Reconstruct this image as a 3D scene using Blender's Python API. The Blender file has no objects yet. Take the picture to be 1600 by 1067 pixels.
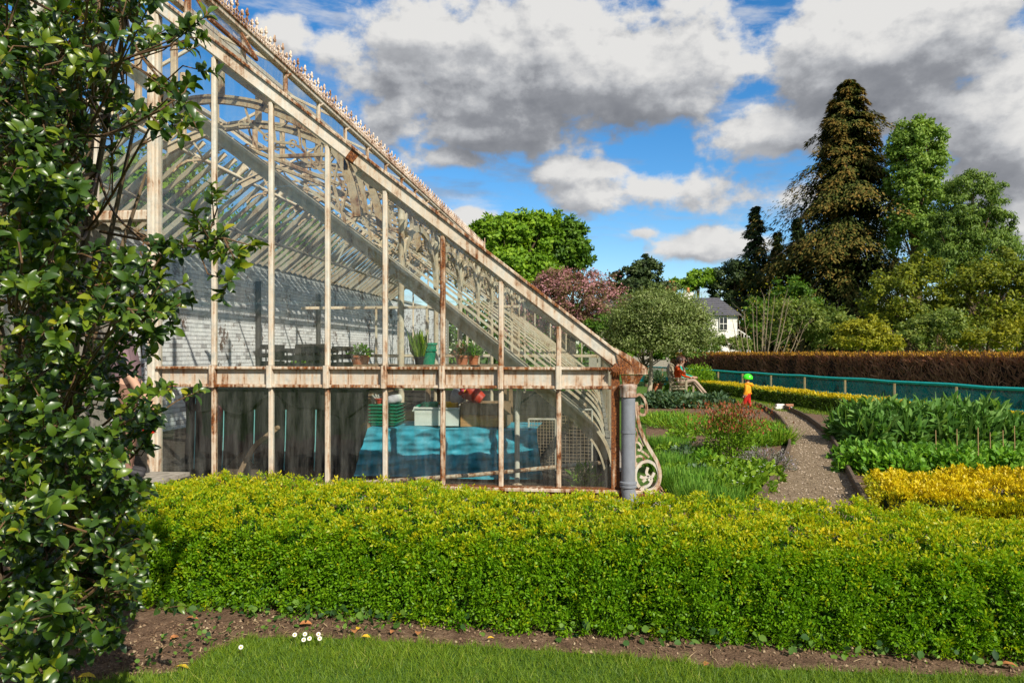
import bpy, math, random
import numpy as np
from mathutils import Vector, Matrix, Quaternion
random.seed(7); RNG = np.random.default_rng(7)
S = bpy.context.scene; COL = S.collection

# ---------------------------------------------------------------- camera, sky, sun, exposure
F = 1155.0; HOR = 550.0; YAW = math.atan(130 / F); CAMZ = 1.55
cd = bpy.data.cameras.new('camera'); cam = bpy.data.objects.new('camera', cd); COL.objects.link(cam)
cam.location = (0, 0, CAMZ); cam.rotation_euler = (math.pi / 2, 0, YAW)
cd.sensor_width = 36; cd.lens = F / 1600 * 36; cd.shift_y = (HOR - 533.5) / 1600
cd.clip_start = .05; cd.clip_end = 2000
S.camera = cam
SUNV = Vector((.47, -.62, .62)).normalized()          # direction to the sun
SUN_EL = math.asin(SUNV.z); SUN_AZ = math.atan2(SUNV.x, SUNV.y)
sl = bpy.data.lights.new('sun', 'SUN'); sl.energy = 4.1; sl.angle = math.radians(.5); sl.color = (1, .93, .82)
so = bpy.data.objects.new('sun', sl); COL.objects.link(so); so.location = (20, -20, 30)
so.rotation_euler = (-SUNV).to_track_quat('-Z', 'Y').to_euler()
S.view_settings.view_transform = 'Standard'; S.view_settings.look = 'None'
S.view_settings.gamma = 1; S.view_settings.use_curve_mapping = False; S.view_settings.exposure = .64
S.cycles.transparent_max_bounces = 40; S.cycles.max_bounces = 8; S.cycles.caustics_reflective = False
S.cycles.caustics_refractive = False

def rdir(px, py):
    u = (px - 800) / F; v = (HOR - py) / F
    return Vector((u * math.cos(YAW) - math.sin(YAW), u * math.sin(YAW) + math.cos(YAW), v))
def at(px, py, Y):                 # point seen at a pixel on the upright plane y = Y
    d = rdir(px, py); return Vector((d.x * Y / d.y, Y, CAMZ + d.z * Y / d.y))
def gnd(px, py, z=0.):             # point of the ground seen at a pixel
    d = rdir(px, py); t = (z - CAMZ) / d.z; return Vector((d.x * t, d.y * t, z))
def far(px, py, dist):             # point at a distance along the lens axis
    d = rdir(px, py); return Vector((d.x * dist, d.y * dist, CAMZ + d.z * dist))

def nd(nt, typ, loc=None, **kw):
    n = nt.nodes.new(typ)
    for k, v in kw.items():
        if k.startswith('_'): n.inputs[int(k[1:])].default_value = v
        else: setattr(n, k, v)
    return n
def mth(nt, op, a, b=None, c=None, clamp=False):
    n = nt.nodes.new('ShaderNodeMath'); n.operation = op; n.use_clamp = clamp
    for i, v in enumerate((a, b, c)):
        if v is None: continue
        if isinstance(v, (int, float)): n.inputs[i].default_value = v
        else: nt.links.new(v, n.inputs[i])
    return n.outputs[0]
def ramp(nt, fac, stops, interp='LINEAR'):
    n = nt.nodes.new('ShaderNodeValToRGB'); n.color_ramp.interpolation = interp
    e = n.color_ramp.elements
    while len(e) < len(stops): e.new(.5)
    for i, (p, c) in enumerate(stops):
        e[i].position = p; e[i].color = (*c, 1) if len(c) == 3 else c
    if fac is not None: nt.links.new(fac, n.inputs[0])
    return n.outputs[0]
def mixc(nt, fac, a, b, blend='MIX'):
    n = nt.nodes.new('ShaderNodeMix'); n.data_type = 'RGBA'; n.blend_type = blend
    for i, v in ((0, fac), (6, a), (7, b)):
        if isinstance(v, (int, float)): n.inputs[i].default_value = v
        elif isinstance(v, tuple): n.inputs[i].default_value = (*v, 1) if len(v) == 3 else v
        else: nt.links.new(v, n.inputs[i])
    return n.outputs[2]
def sstep(nt, x, a, b):
    n = nt.nodes.new('ShaderNodeMapRange'); n.interpolation_type = 'SMOOTHSTEP'
    nt.links.new(x, n.inputs[0]); n.inputs[1].default_value = a; n.inputs[2].default_value = b
    return n.outputs[0]

def build_world():
    w = bpy.data.worlds.new('World'); S.world = w; w.use_nodes = True
    nt = w.node_tree; nt.nodes.clear()
    # cloud density as a function of (azimuth, elevation): banks of cumulus plus billows
    g = bpy.data.node_groups.new('cloud_density', 'ShaderNodeTree')
    g.interface.new_socket('Az', in_out='INPUT', socket_type='NodeSocketFloat')
    g.interface.new_socket('El', in_out='INPUT', socket_type='NodeSocketFloat')
    g.interface.new_socket('D', in_out='OUTPUT', socket_type='NodeSocketFloat')
    gi = g.nodes.new('NodeGroupInput'); go = g.nodes.new('NodeGroupOutput')
    az, el = gi.outputs[0], gi.outputs[1]
    banks = [(800, 120, 270, 108), (1000, 115, 185, 96), (740, 205, 130, 30), (1030, 300, 165, 30), (900, 268, 70, 20), (1390, 85, 220, 110), (1570, 215, 140, 130),
             (1200, 205, 95, 45), (1265, 305, 55, 32), (1075, 388, 90, 26), (1010, 365, 40, 14), (700, 250, 70, 20),
             (735, 345, 45, 22), (1600, 345, 50, 50), (440, 50, 40, 26), (640, 60, 90, 50)]
    tot = None
    for (x, y, rx, ry) in banks:
        a0 = math.atan((x - 800) / F) - YAW; e0 = math.atan((HOR - y) / math.hypot(F, x - 800))
        k = math.cos(math.atan((x - 800) / F))
        da = mth(g, 'DIVIDE', mth(g, 'SUBTRACT', az, a0), rx / F * k * k)
        de = mth(g, 'DIVIDE', mth(g, 'SUBTRACT', el, e0), ry / F * k)
        r = mth(g, 'SQRT', mth(g, 'ADD', mth(g, 'MULTIPLY', da, da), mth(g, 'MULTIPLY', de, de)))
        b = mth(g, 'SUBTRACT', 1.0, r)
        b = mth(g, 'MAXIMUM', b, -1.2)
        b = mth(g, 'MULTIPLY', b, min(1, .38 + ry / 130))
        tot = b if tot is None else mth(g, 'SMOOTH_MAX', tot, b, .25)
    cb = g.nodes.new('ShaderNodeCombineXYZ'); g.links.new(az, cb.inputs[0]); g.links.new(mth(g, 'MULTIPLY', el, 1.5), cb.inputs[1])
    def n2d(scale, detail, rough=.55):
        n = nd(g, 'ShaderNodeTexNoise'); n.noise_dimensions = '2D'; n.inputs['Scale'].default_value = scale
        n.inputs['Detail'].default_value = detail; n.inputs['Roughness'].default_value = rough; g.links.new(cb.outputs[0], n.inputs['Vector']); return n.outputs[0]
    # the rest of the sky carries the same kind of broken cumulus
    out = sstep(g, mth(g, 'ABSOLUTE', mth(g, 'ADD', az, YAW)), .62, .85)
    hi = sstep(g, el, .46, .60)
    out = mth(g, 'MAXIMUM', out, hi)
    rest = mth(g, 'MULTIPLY', mth(g, 'SUBTRACT', n2d(3.1, 1), .5), 3.2)
    mixd = mth(g, 'ADD', mth(g, 'MULTIPLY', tot, mth(g, 'SUBTRACT', 1.0, out)), mth(g, 'MULTIPLY', rest, out))
    f1 = n2d(8.0, 7, .6)
    bil = mth(g, 'SUBTRACT', .34, mth(g, 'ABSOLUTE', mth(g, 'SUBTRACT', mth(g, 'MULTIPLY', n2d(15.0, 2, .5), 2.0), 1.0)))
    det = mth(g, 'ADD', mth(g, 'MULTIPLY', mth(g, 'SUBTRACT', f1, .5), 2.3), mth(g, 'MULTIPLY', bil, .45))
    g.links.new(mth(g, 'ADD', mth(g, 'MULTIPLY', mixd, 1.25), det), go.inputs[0])

    tc = nd(nt, 'ShaderNodeTexCoord'); sp = nd(nt, 'ShaderNodeSeparateXYZ'); nt.links.new(tc.outputs['Generated'], sp.inputs[0])
    az = mth(nt, 'ARCTAN2', sp.outputs[0], sp.outputs[1]); el = mth(nt, 'ARCSINE', sp.outputs[2])
    def dens(dx, dy):
        n = nt.nodes.new('ShaderNodeGroup'); n.node_tree = g
        nt.links.new(mth(nt, 'ADD', az, dx) if dx else az, n.inputs[0]); nt.links.new(mth(nt, 'ADD', el, dy) if dy else el, n.inputs[1])
        return n.outputs[0]
    d0 = dens(0, 0); d1 = dens(.010, .020); d2 = dens(.02, .060)
    cover = sstep(nt, d0, -.20, .30)
    cw = nd(nt, 'ShaderNodeCombineXYZ'); nt.links.new(mth(nt, 'ADD', mth(nt, 'MULTIPLY', az, 3.0), mth(nt, 'MULTIPLY', el, 2.0)), cw.inputs[0]); nt.links.new(mth(nt, 'MULTIPLY', el, 13.0), cw.inputs[1])
    wn = nd(nt, 'ShaderNodeTexNoise'); wn.noise_dimensions = '2D'; wn.inputs['Scale'].default_value = 1.9; wn.inputs['Detail'].default_value = 6; wn.inputs['Roughness'].default_value = .62; nt.links.new(cw.outputs[0], wn.inputs['Vector'])
    cover = mth(nt, 'MAXIMUM', cover, mth(nt, 'MULTIPLY', sstep(nt, wn.outputs[0], .44, .74), .62))   # thin streaks of high cloud
    cover = mth(nt, 'MULTIPLY', cover, sstep(nt, el, -.02, .05))
    # the more cloud stands between a point and the light above it, the greyer it is
    small = sstep(nt, mth(nt, 'SUBTRACT', d1, d0), -.55, .55)
    big = sstep(nt, d2, -.5, 1.9)
    lit = mth(nt, 'SUBTRACT', 1.14, mth(nt, 'ADD', mth(nt, 'MULTIPLY', small, .50), mth(nt, 'MULTIPLY', big, .72)), clamp=True)
    ccol = ramp(nt, lit, [(0, (.25, .265, .30)), (.35, (.38, .395, .43)), (.65, (.62, .635, .665)), (1, (1.0, .99, .97))])
    sky = nd(nt, 'ShaderNodeTexSky'); sky.sky_type = 'NISHITA'; sky.sun_disc = False
    sky.sun_elevation = SUN_EL; sky.sun_rotation = SUN_AZ; sky.ozone_density = 3.2; sky.dust_density = .35; sky.air_density = 1.0
    hs = nd(nt, 'ShaderNodeHueSaturation'); hs.inputs['Saturation'].default_value = 1.35; hs.inputs['Value'].default_value = 1.0
    nt.links.new(sky.outputs[0], hs.inputs['Color'])
    bg = nd(nt, 'ShaderNodeBackground'); bg.inputs[1].default_value = .098; nt.links.new(hs.outputs[0], bg.inputs[0])
    bc = nd(nt, 'ShaderNodeBackground'); bc.inputs[1].default_value = .50; nt.links.new(ccol, bc.inputs[0])
    mx = nd(nt, 'ShaderNodeMixShader'); nt.links.new(cover, mx.inputs[0]); nt.links.new(bg.outputs[0], mx.inputs[1]); nt.links.new(bc.outputs[0], mx.inputs[2])
    ow = nd(nt, 'ShaderNodeOutputWorld'); nt.links.new(mx.outputs[0], ow.inputs[0])
    w.cycles.sampling_method = 'MANUAL'; w.cycles.sample_map_resolution = 512
build_world()

# ---------------------------------------------------------------- materials
def newmat(name):
    m = bpy.data.materials.new(name); m.use_nodes = True; nt = m.node_tree; nt.nodes.clear()
    o = nd(nt, 'ShaderNodeOutputMaterial'); return m, nt, o
def pbsdf(nt, col, rough=.6, spec=.4, metal=0.):
    p = nd(nt, 'ShaderNodeBsdfPrincipled')
    if isinstance(col, tuple): p.inputs['Base Color'].default_value = (*col, 1)
    else: nt.links.new(col, p.inputs['Base Color'])
    if isinstance(rough, (int, float)): p.inputs['Roughness'].default_value = rough
    else: nt.links.new(rough, p.inputs['Roughness'])
    p.inputs['Specular IOR Level'].default_value = spec; p.inputs['Metallic'].default_value = metal
    return p
def noise(nt, scale, detail=4, rough=.55, vec=None, stretch=None, dist=0):
    n = nd(nt, 'ShaderNodeTexNoise'); n.inputs['Scale'].default_value = scale; n.inputs['Detail'].default_value = detail
    n.inputs['Roughness'].default_value = rough; n.inputs['Distortion'].default_value = dist
    if vec is None: vec = nd(nt, 'ShaderNodeTexCoord').outputs['Object']
    if stretch:
        mp = nd(nt, 'ShaderNodeMapping'); mp.inputs['Scale'].default_value = stretch; nt.links.new(vec, mp.inputs[0]); vec = mp.outputs[0]
    nt.links.new(vec, n.inputs['Vector']); return n.outputs[0]
def bump(nt, h, strength, dist, p):
    b = nd(nt, 'ShaderNodeBump'); b.inputs['Strength'].default_value = strength; b.inputs['Distance'].default_value = dist
    nt.links.new(h, b.inputs['Height']); nt.links.new(b.outputs[0], p.inputs['Normal'])

def leaf_mat(name, stops, rough=.45, spec=.35, trans=.35, tcol=1.5):
    m, nt, o = newmat(name)
    a = nd(nt, 'ShaderNodeAttribute'); a.attribute_name = 'rnd'
    c = ramp(nt, a.outputs['Fac'], stops)
    p = pbsdf(nt, c, rough, spec)
    t = nd(nt, 'ShaderNodeBsdfTranslucent')
    nt.links.new(mixc(nt, 1.0, c, (tcol, tcol * .95, tcol * .45), 'MULTIPLY'), t.inputs[0])
    mx = nd(nt, 'ShaderNodeMixShader'); mx.inputs[0].default_value = trans
    nt.links.new(p.outputs[0], mx.inputs[1]); nt.links.new(t.outputs[0], mx.inputs[2]); nt.links.new(mx.outputs[0], o.inputs[0])
    return m
def plain(name, col, rough=.6, spec=.4, var=.15, scale=8, metal=0., bmp=0., stretch=None):
    m, nt, o = newmat(name)
    n = noise(nt, scale, 5, .6, stretch=stretch)
    lo = tuple(c * (1 - var * 1.6) for c in col); hi = tuple(min(1, c * (1 + var * 1.3)) for c in col)
    c = ramp(nt, n, [(.25, lo), (.5, col), (.75, hi)])
    p = pbsdf(nt, c, rough, spec, metal)
    if bmp: bump(nt, n, .6, bmp, p)
    nt.links.new(p.outputs[0], o.inputs[0]); return m
def iron(name, rust, base=(.57, .545, .46), streak=.5):
    """old white paint on iron, flaking and running with rust"""
    m, nt, o = newmat(name)
    geo = nd(nt, 'ShaderNodeNewGeometry').outputs['Position']
    n1 = noise(nt, 1.7, 8, .68, geo); n2 = noise(nt, 17, 6, .65, geo)
    n3 = noise(nt, 10, 3, .5, geo, stretch=(3.2, 3.2, .28)); n4 = noise(nt, 60, 3, .6, geo)
    r = mth(nt, 'ADD', mth(nt, 'MULTIPLY', n1, .75), mth(nt, 'ADD', mth(nt, 'MULTIPLY', n2, .3), mth(nt, 'MULTIPLY', n3, streak)))
    r = mth(nt, 'DIVIDE', r, 1.05 + streak)
    mr = nd(nt, 'ShaderNodeMapRange'); nt.links.new(r, mr.inputs[0]); t = .66 - .22 * rust
    mr.inputs[1].default_value = t - .035; mr.inputs[2].default_value = t + .06
    stain = nd(nt, 'ShaderNodeMapRange'); nt.links.new(r, stain.inputs[0]); stain.inputs[1].default_value = t - .15; stain.inputs[2].default_value = t + .03
    white = ramp(nt, n2, [(.3, tuple(b * .72 for b in base)), (.5, base), (.7, tuple(min(.84, b * 1.12) for b in base))])
    stn = mixc(nt, mth(nt, 'MULTIPLY', stain.outputs[0], .55), white, (.50, .25, .07))
    rc = ramp(nt, n4, [(.3, (.045, .015, .007)), (.5, (.14, .045, .012)), (.72, (.38, .135, .026))])
    c = mixc(nt, mr.outputs[0], stn, rc)
    p = pbsdf(nt, c, .62, .3)
    h = mth(nt, 'SUBTRACT', mth(nt, 'MULTIPLY', n4, .3), mr.outputs[0]); bump(nt, h, .5, .004, p)
    nt.links.new(p.outputs[0], o.inputs[0]); return m
def glass_mat(name, tint, dirt=.05, ior=1.5, wav=.25):
    m, nt, o = newmat(name)
    t = nd(nt, 'ShaderNodeBsdfTransparent'); t.inputs[0].default_value = (*tint, 1)
    gl = nd(nt, 'ShaderNodeBsdfGlossy'); gl.inputs['Roughness'].default_value = .02
    geo = nd(nt, 'ShaderNodeNewGeometry').outputs['Position']
    wv = noise(nt, 2.2, 2, .5, geo)
    b = nd(nt, 'ShaderNodeBump'); b.inputs['Strength'].default_value = wav; b.inputs['Distance'].default_value = .03
    nt.links.new(wv, b.inputs['Height']); nt.links.new(b.outputs[0], gl.inputs['Normal'])
    lw = nd(nt, 'ShaderNodeLayerWeight'); lw.inputs[0].default_value = .5
    frf = mth(nt, 'ADD', mth(nt, 'MULTIPLY', mth(nt, 'POWER', lw.outputs['Facing'], 5.0), .6), .035)
    mx = nd(nt, 'ShaderNodeMixShader'); nt.links.new(frf, mx.inputs[0]); nt.links.new(t.outputs[0], mx.inputs[1]); nt.links.new(gl.outputs[0], mx.inputs[2])
    df = nd(nt, 'ShaderNodeBsdfDiffuse'); df.inputs[0].default_value = (.52, .52, .46, 1)
    dn = noise(nt, 5, 6, .72, geo, stretch=(2.4, 2.4, .35))
    df_f = mth(nt, 'MULTIPLY', sstep(nt, dn, .35, .8), dirt * 2.2)
    m2 = nd(nt, 'ShaderNodeMixShader'); nt.links.new(df_f, m2.inputs[0]); nt.links.new(mx.outputs[0], m2.inputs[1]); nt.links.new(df.outputs[0], m2.inputs[2])
    nt.links.new(m2.outputs[0], o.inputs[0]); return m

M = {}
M['iron'] = iron('painted_iron', .42); M['iron_clean'] = iron('painted_iron_clean', .1, streak=.2)
M['iron_rusty'] = iron('painted_iron_rusty', .74); M['iron_white'] = iron('verge_paint', .30, (.64, .61, .53), streak=.3); M['iron_red'] = iron('rusted_iron', 1.12)
M['iron_in'] = iron('painted_timber_inside', .38, (.66, .585, .44), streak=.3)
M['iron_panel'] = iron('painted_panel', .40, (.50, .48, .41), streak=.85)
M['glass'] = glass_mat('old_glass', (.93, .95, .94), .03)
M['glass_dirty'] = glass_mat('dirty_glass', (.90, .92, .91), .07, wav=.5)
M['grey_pipe'] = plain('grey_plastic_pipe', (.20, .215, .235), .36, .45, .12, 14)
M['stone'] = plain('weathered_stone', (.30, .27, .22), .9, .2, .3, 14, bmp=.01)
M['bark'] = plain('bark', (.12, .085, .05), .9, .2, .35, 14, bmp=.02, stretch=(1, 1, .3))
M['twig'] = plain('holly_twig', (.13, .075, .035), .6, .3, .35, 30)
M['pale_bark'] = plain('pale_bark', (.36, .31, .22), .9, .2, .25, 12)
M['terracotta'] = plain('terracotta', (.48, .17, .075), .8, .25, .14, 20)
M['soil'] = None

def soil_mat(name, a, b, c, sc=9):
    m, nt, o = newmat(name); geo = nd(nt, 'ShaderNodeNewGeometry').outputs['Position']
    n1 = noise(nt, sc, 8, .68, geo); n2 = noise(nt, sc * 9, 4, .6, geo)
    col = ramp(nt, mth(nt, 'ADD', mth(nt, 'MULTIPLY', n1, .6), mth(nt, 'MULTIPLY', n2, .4)), [(.34, a), (.5, b), (.66, c)])
    p = pbsdf(nt, col, .95, .15); bump(nt, mth(nt, 'ADD', mth(nt, 'MULTIPLY', n1, .6), n2), .8, .02, p)
    nt.links.new(p.outputs[0], o.inputs[0]); return m
M['soil'] = soil_mat('garden_soil', (.055, .032, .02), (.15, .092, .056), (.27, .18, .115))
M['gravel'] = soil_mat('path_gravel', (.09, .062, .035), (.24, .175, .105), (.40, .31, .205), 14)
M['turf'] = soil_mat('turf', (.035, .07, .012), (.07, .14, .02), (.13, .20, .035), 7)
M['floor_dark'] = soil_mat('greenhouse_floor', (.02, .017, .013), (.055, .045, .035), (.10, .085, .065), 10)

# ---------------------------------------------------------------- mesh helpers
def wloc(p):
    v = Vector((0, 0, 0))
    while p is not None: v = v + p.location; p = p.parent
    return v
def tag(o, label=None, cat=None, group=None, kind=None):
    if label: o['label'] = label
    if cat: o['category'] = cat
    if group: o['group'] = group
    if kind: o['kind'] = kind
    return o
def empty(name, loc, label, cat, group=None):
    o = bpy.data.objects.new(name, None); COL.objects.link(o); o.location = loc; o.empty_display_size = .2
    return tag(o, label, cat, group)
def link(name, me, mat, parent=None, loc=None):
    o = bpy.data.objects.new(name, me); COL.objects.link(o); o.parent = parent
    if mat is not None and len(me.materials) == 0: me.materials.append(mat)
    if loc is not None: o.location = loc
    return o
def copy_tree(o, parent=None):
    c = o.copy(); COL.objects.link(c); c.parent = parent
    for ch in list(o.children): copy_tree(ch, c)
    return c

class MB:
    def __init__(s): s.v = []; s.f = []
    def add(s, vs, fs):
        n = len(s.v); s.v += [tuple(v) for v in vs]; s.f += [tuple(i + n for i in f) for f in fs]; return s
    def box(s, lo, hi):
        (a, b, c), (d, e, f) = lo, hi
        return s.add([(a, b, c), (d, b, c), (d, e, c), (a, e, c), (a, b, f), (d, b, f), (d, e, f), (a, e, f)],
                     [(0, 3, 2, 1), (4, 5, 6, 7), (0, 1, 5, 4), (1, 2, 6, 5), (2, 3, 7, 6), (3, 0, 4, 7)])
    def bar(s, p, q, w, h, up=(0, 0, 1), taper=1.):
        """bar p to q, w across and h along up, with chamfered long edges"""
        p, q = Vector(p), Vector(q); d = (q - p).normalized(); up = Vector(up)
        a = d.cross(up)
        if a.length < 1e-4: a = d.cross(Vector((0, 1, 0)))
        a.normalize(); b = a.cross(d); ch = min(w, h) * .18
        pr = [(-w/2, -h/2+ch), (-w/2+ch, -h/2), (w/2-ch, -h/2), (w/2, -h/2+ch), (w/2, h/2-ch), (w/2-ch, h/2), (-w/2+ch, h/2), (-w/2, h/2-ch)]
        vs = [p + a*x + b*y for x, y in pr] + [q + a*x*taper + b*y*taper for x, y in pr]
        fs = [(i, (i+1) % 8, 8+(i+1) % 8, 8+i) for i in range(8)] + [tuple(range(7, -1, -1)), tuple(range(8, 16))]
        return s.add(vs, fs)
    def tube(s, pts, r, n=8, cap=True):
        pts = [Vector(p) for p in pts]; k = len(pts); rs = r if isinstance(r, (list, tuple)) else [r] * k
        vs = []; ref = None
        for i, p in enumerate(pts):
            d = (pts[min(i+1, k-1)] - pts[max(i-1, 0)]).normalized()
            if ref is None: ref = d.orthogonal().normalized()
            a = (ref - d * ref.dot(d))
            a = a.normalized() if a.length > 1e-5 else d.orthogonal().normalized()
            ref = a; b = d.cross(a)
            for j in range(n):
                t = 2 * math.pi * j / n; vs.append(p + (a * math.cos(t) + b * math.sin(t)) * rs[i])
        fs = [(i*n+j, i*n+(j+1) % n, (i+1)*n+(j+1) % n, (i+1)*n+j) for i in range(k-1) for j in range(n)]
        if cap: fs += [tuple(range(n-1, -1, -1)), tuple(range((k-1)*n, k*n))]
        return s.add(vs, fs)
    def ribbon(s, pts, w, h, side=(0, 1, 0), ws=None):
        """strip of section w (in the curve's plane) x h (along side) swept along pts"""
        pts = [Vector(p) for p in pts]; k = len(pts); sd = Vector(side); vs = []
        for i, p in enumerate(pts):
            d = (pts[min(i+1, k-1)] - pts[max(i-1, 0)]).normalized(); a = d.cross(sd).normalized(); ww = ws[i] if ws else w
            vs += [p - a*ww/2 - sd*h/2, p + a*ww/2 - sd*h/2, p + a*ww/2 + sd*h/2, p - a*ww/2 + sd*h/2]
        fs = [(i*4+j, i*4+(j+1) % 4, i*4+4+(j+1) % 4, i*4+4+j) for i in range(k-1) for j in range(4)] + [(3, 2, 1, 0), (k*4-4, k*4-3, k*4-2, k*4-1)]
        return s.add(vs, fs)
    def lathe(s, prof, c, n=16, cap=True):
        c = Vector(c); vs = [c + Vector((r*math.cos(2*math.pi*j/n), r*math.sin(2*math.pi*j/n), z)) for r, z in prof for j in range(n)]
        k = len(prof); fs = [(i*n+j, i*n+(j+1) % n, (i+1)*n+(j+1) % n, (i+1)*n+j) for i in range(k-1) for j in range(n)]
        if cap: fs += [tuple(range(n-1, -1, -1)), tuple(range((k-1)*n, k*n))]
        return s.add(vs, fs)
    def prism(s, poly, d):
        n = len(poly); d = Vector(d); vs = [Vector(p) for p in poly] + [Vector(p) + d for p in poly]
        return s.add(vs, [tuple(range(n-1, -1, -1)), tuple(range(n, 2*n))] + [(i, (i+1) % n, n+(i+1) % n, n+i) for i in range(n)])
    def sphere(s, c, r, n=10, m=7):
        rx, ry, rz = r if isinstance(r, (tuple, list)) else (r, r, r); c = Vector(c)
        vs = [c + Vector((0, 0, -rz))]
        for i in range(1, m):
            t = -math.pi/2 + math.pi*i/m
            vs += [c + Vector((rx*math.cos(t)*math.cos(2*math.pi*j/n), ry*math.cos(t)*math.sin(2*math.pi*j/n), rz*math.sin(t))) for j in range(n)]
        vs.append(c + Vector((0, 0, rz))); L = len(vs) - 1
        fs = [(0, 1+(j+1) % n, 1+j) for j in range(n)] + [(1+i*n+j, 1+i*n+(j+1) % n, 1+(i+1)*n+(j+1) % n, 1+(i+1)*n+j) for i in range(m-2) for j in range(n)]
        fs += [(L-n+j, L-n+(j+1) % n, L) for j in range(n)]
        return s.add(vs, fs)
    def rot(s, R, about=(0, 0, 0)):
        a = Vector(about); s.v = [tuple(a + R @ (Vector(v) - a)) for v in s.v]; return s
    def mesh(s, name, origin=(0, 0, 0), smooth=False):
        o = Vector(origin); me = bpy.data.meshes.new(name); me.from_pydata([tuple(Vector(v) - o) for v in s.v], [], s.f); me.update()
        import bmesh
        bm = bmesh.new(); bm.from_mesh(me); bmesh.ops.recalc_face_normals(bm, faces=bm.faces); bm.to_mesh(me); bm.free()
        if smooth:
            me.polygons.foreach_set('use_smooth', [True] * len(me.polygons))
            try: me.set_sharp_from_angle(angle=math.radians(42))
            except Exception: pass
        return me
    def build(s, name, mat, parent=None, smooth=False):
        return link(name, s.mesh(name, wloc(parent), smooth), mat, parent)

# leaf templates: x along the leaf, y across, z up; all faces alike in size
LEAF = {
    'quad': (np.array([[0, 0, 0], [.45, -.5, .08], [1, 0, -.04], [.45, .5, .08]]), np.array([[0, 1, 2, 3]])),
    'fold': (np.array([[0, 0, 0], [.33, -.42, .10], [.72, -.36, .06], [1, 0, -.08], [.72, .36, .06], [.33, .42, .10], [.5, 0, -.02]]),
             np.array([[0, 1, 2, 6], [6, 2, 3, 4], [0, 6, 4, 5]])),
    'blade': (np.array([[0, -.5, 0], [0, .5, 0], [.5, -.42, .10], [.5, .42, .10], [1, -.05, -.06], [1, .05, -.06]]), np.array([[0, 2, 3, 1], [2, 4, 5, 3]])),
    'tri': (np.array([[0, -.5, 0], [0, .5, 0], [1, 0, 0.]]), np.array([[0, 1, 2]])),
}
def holly_template():
    ts = [0, .1, .26, .42, .58, .74, .88, 1.]
    hw = [.02, .21, .38, .48, .50, .42, .24, .0]
    v = []
    for i, (t, h) in enumerate(zip(ts, hw)):
        z = .10 * math.sin(t * 3.0) - .16 * t * t
        spike = .05 if i % 2 == 0 and 0 < i < 7 else 0
        v += [(t, -(h + spike), z + .10 * h * 1.6 + spike * .5), (t, 0, z), (t, h + spike, z + .10 * h * 1.6 + spike * .5)]
    f = []
    for i in range(len(ts) - 1):
        a = i * 3; f += [(a, a+1, a+4, a+3), (a+1, a+2, a+5, a+4)]
    return np.array(v), np.array(f)
LEAF['holly'] = holly_template()

def unit(a): return a / np.maximum(np.linalg.norm(a, axis=1, keepdims=True), 1e-6)
def leaves(name, P, A, N, L, W, rnd, tmpl, mat, parent, origin=None, smooth=False, kind=None):
    """one mesh of leaves: positions P, axes A, face normals N (rough), lengths L, widths W, colour value rnd"""
    V, Fc = LEAF[tmpl]; n = len(P)
    A = unit(A); B = unit(np.cross(N, A)); C = np.cross(A, B)
    L = np.broadcast_to(L, (n,)); W = np.broadcast_to(W, (n,))
    X = P[:, None, :] + V[None, :, 0, None] * (A * L[:, None])[:, None, :] + V[None, :, 1, None] * (B * W[:, None])[:, None, :] + V[None, :, 2, None] * (C * L[:, None])[:, None, :]
    o = np.array(wloc(parent) if origin is None else origin); X = (X - o).reshape(-1, 3)
    k = len(V); fs = (Fc[None] + (np.arange(n) * k)[:, None, None]).reshape(-1, Fc.shape[1])
    me = bpy.data.meshes.new(name); me.vertices.add(len(X)); me.vertices.foreach_set('co', X.astype(np.float32).ravel())
    me.loops.add(fs.size); me.loops.foreach_set('vertex_index', fs.astype(np.int32).ravel())
    me.polygons.add(len(fs)); me.polygons.foreach_set('loop_start', (np.arange(len(fs)) * fs.shape[1]).astype(np.int32))
    try: me.polygons.foreach_set('loop_total', np.full(len(fs), fs.shape[1], np.int32))
    except Exception: pass
    at_ = me.attributes.new('rnd', 'FLOAT', 'POINT'); at_.data.foreach_set('value', np.repeat(np.clip(rnd, 0, 1), k).astype(np.float32))
    me.update(calc_edges=True)
    if smooth: me.polygons.foreach_set('use_smooth', np.ones(len(fs), bool))
    ob = link(name, me, mat, parent)
    if kind: ob['kind'] = kind
    return ob
def rvec(n): return unit(RNG.normal(size=(n, 3)))
def wob(P, f, seed=0):
    """cheap smooth noise in -1..1"""
    r = np.random.default_rng(seed); s = 0
    for k in range(5):
        d = unit(r.normal(size=(1, 3)))[0] * f * (1 + .55 * k); s = s + np.sin(P @ d + r.uniform(0, 6.3)) / (1 + .35 * k)
    return s / 3.2
def sheet(name, pts, z, mat, kind='structure', parent=None):
    me = bpy.data.meshes.new(name); me.from_pydata([(p[0], p[1], z) for p in pts], [], [tuple(range(len(pts)))]); me.update()
    o = link(name, me, mat, parent)
    if kind: o['kind'] = kind
    return o
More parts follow.
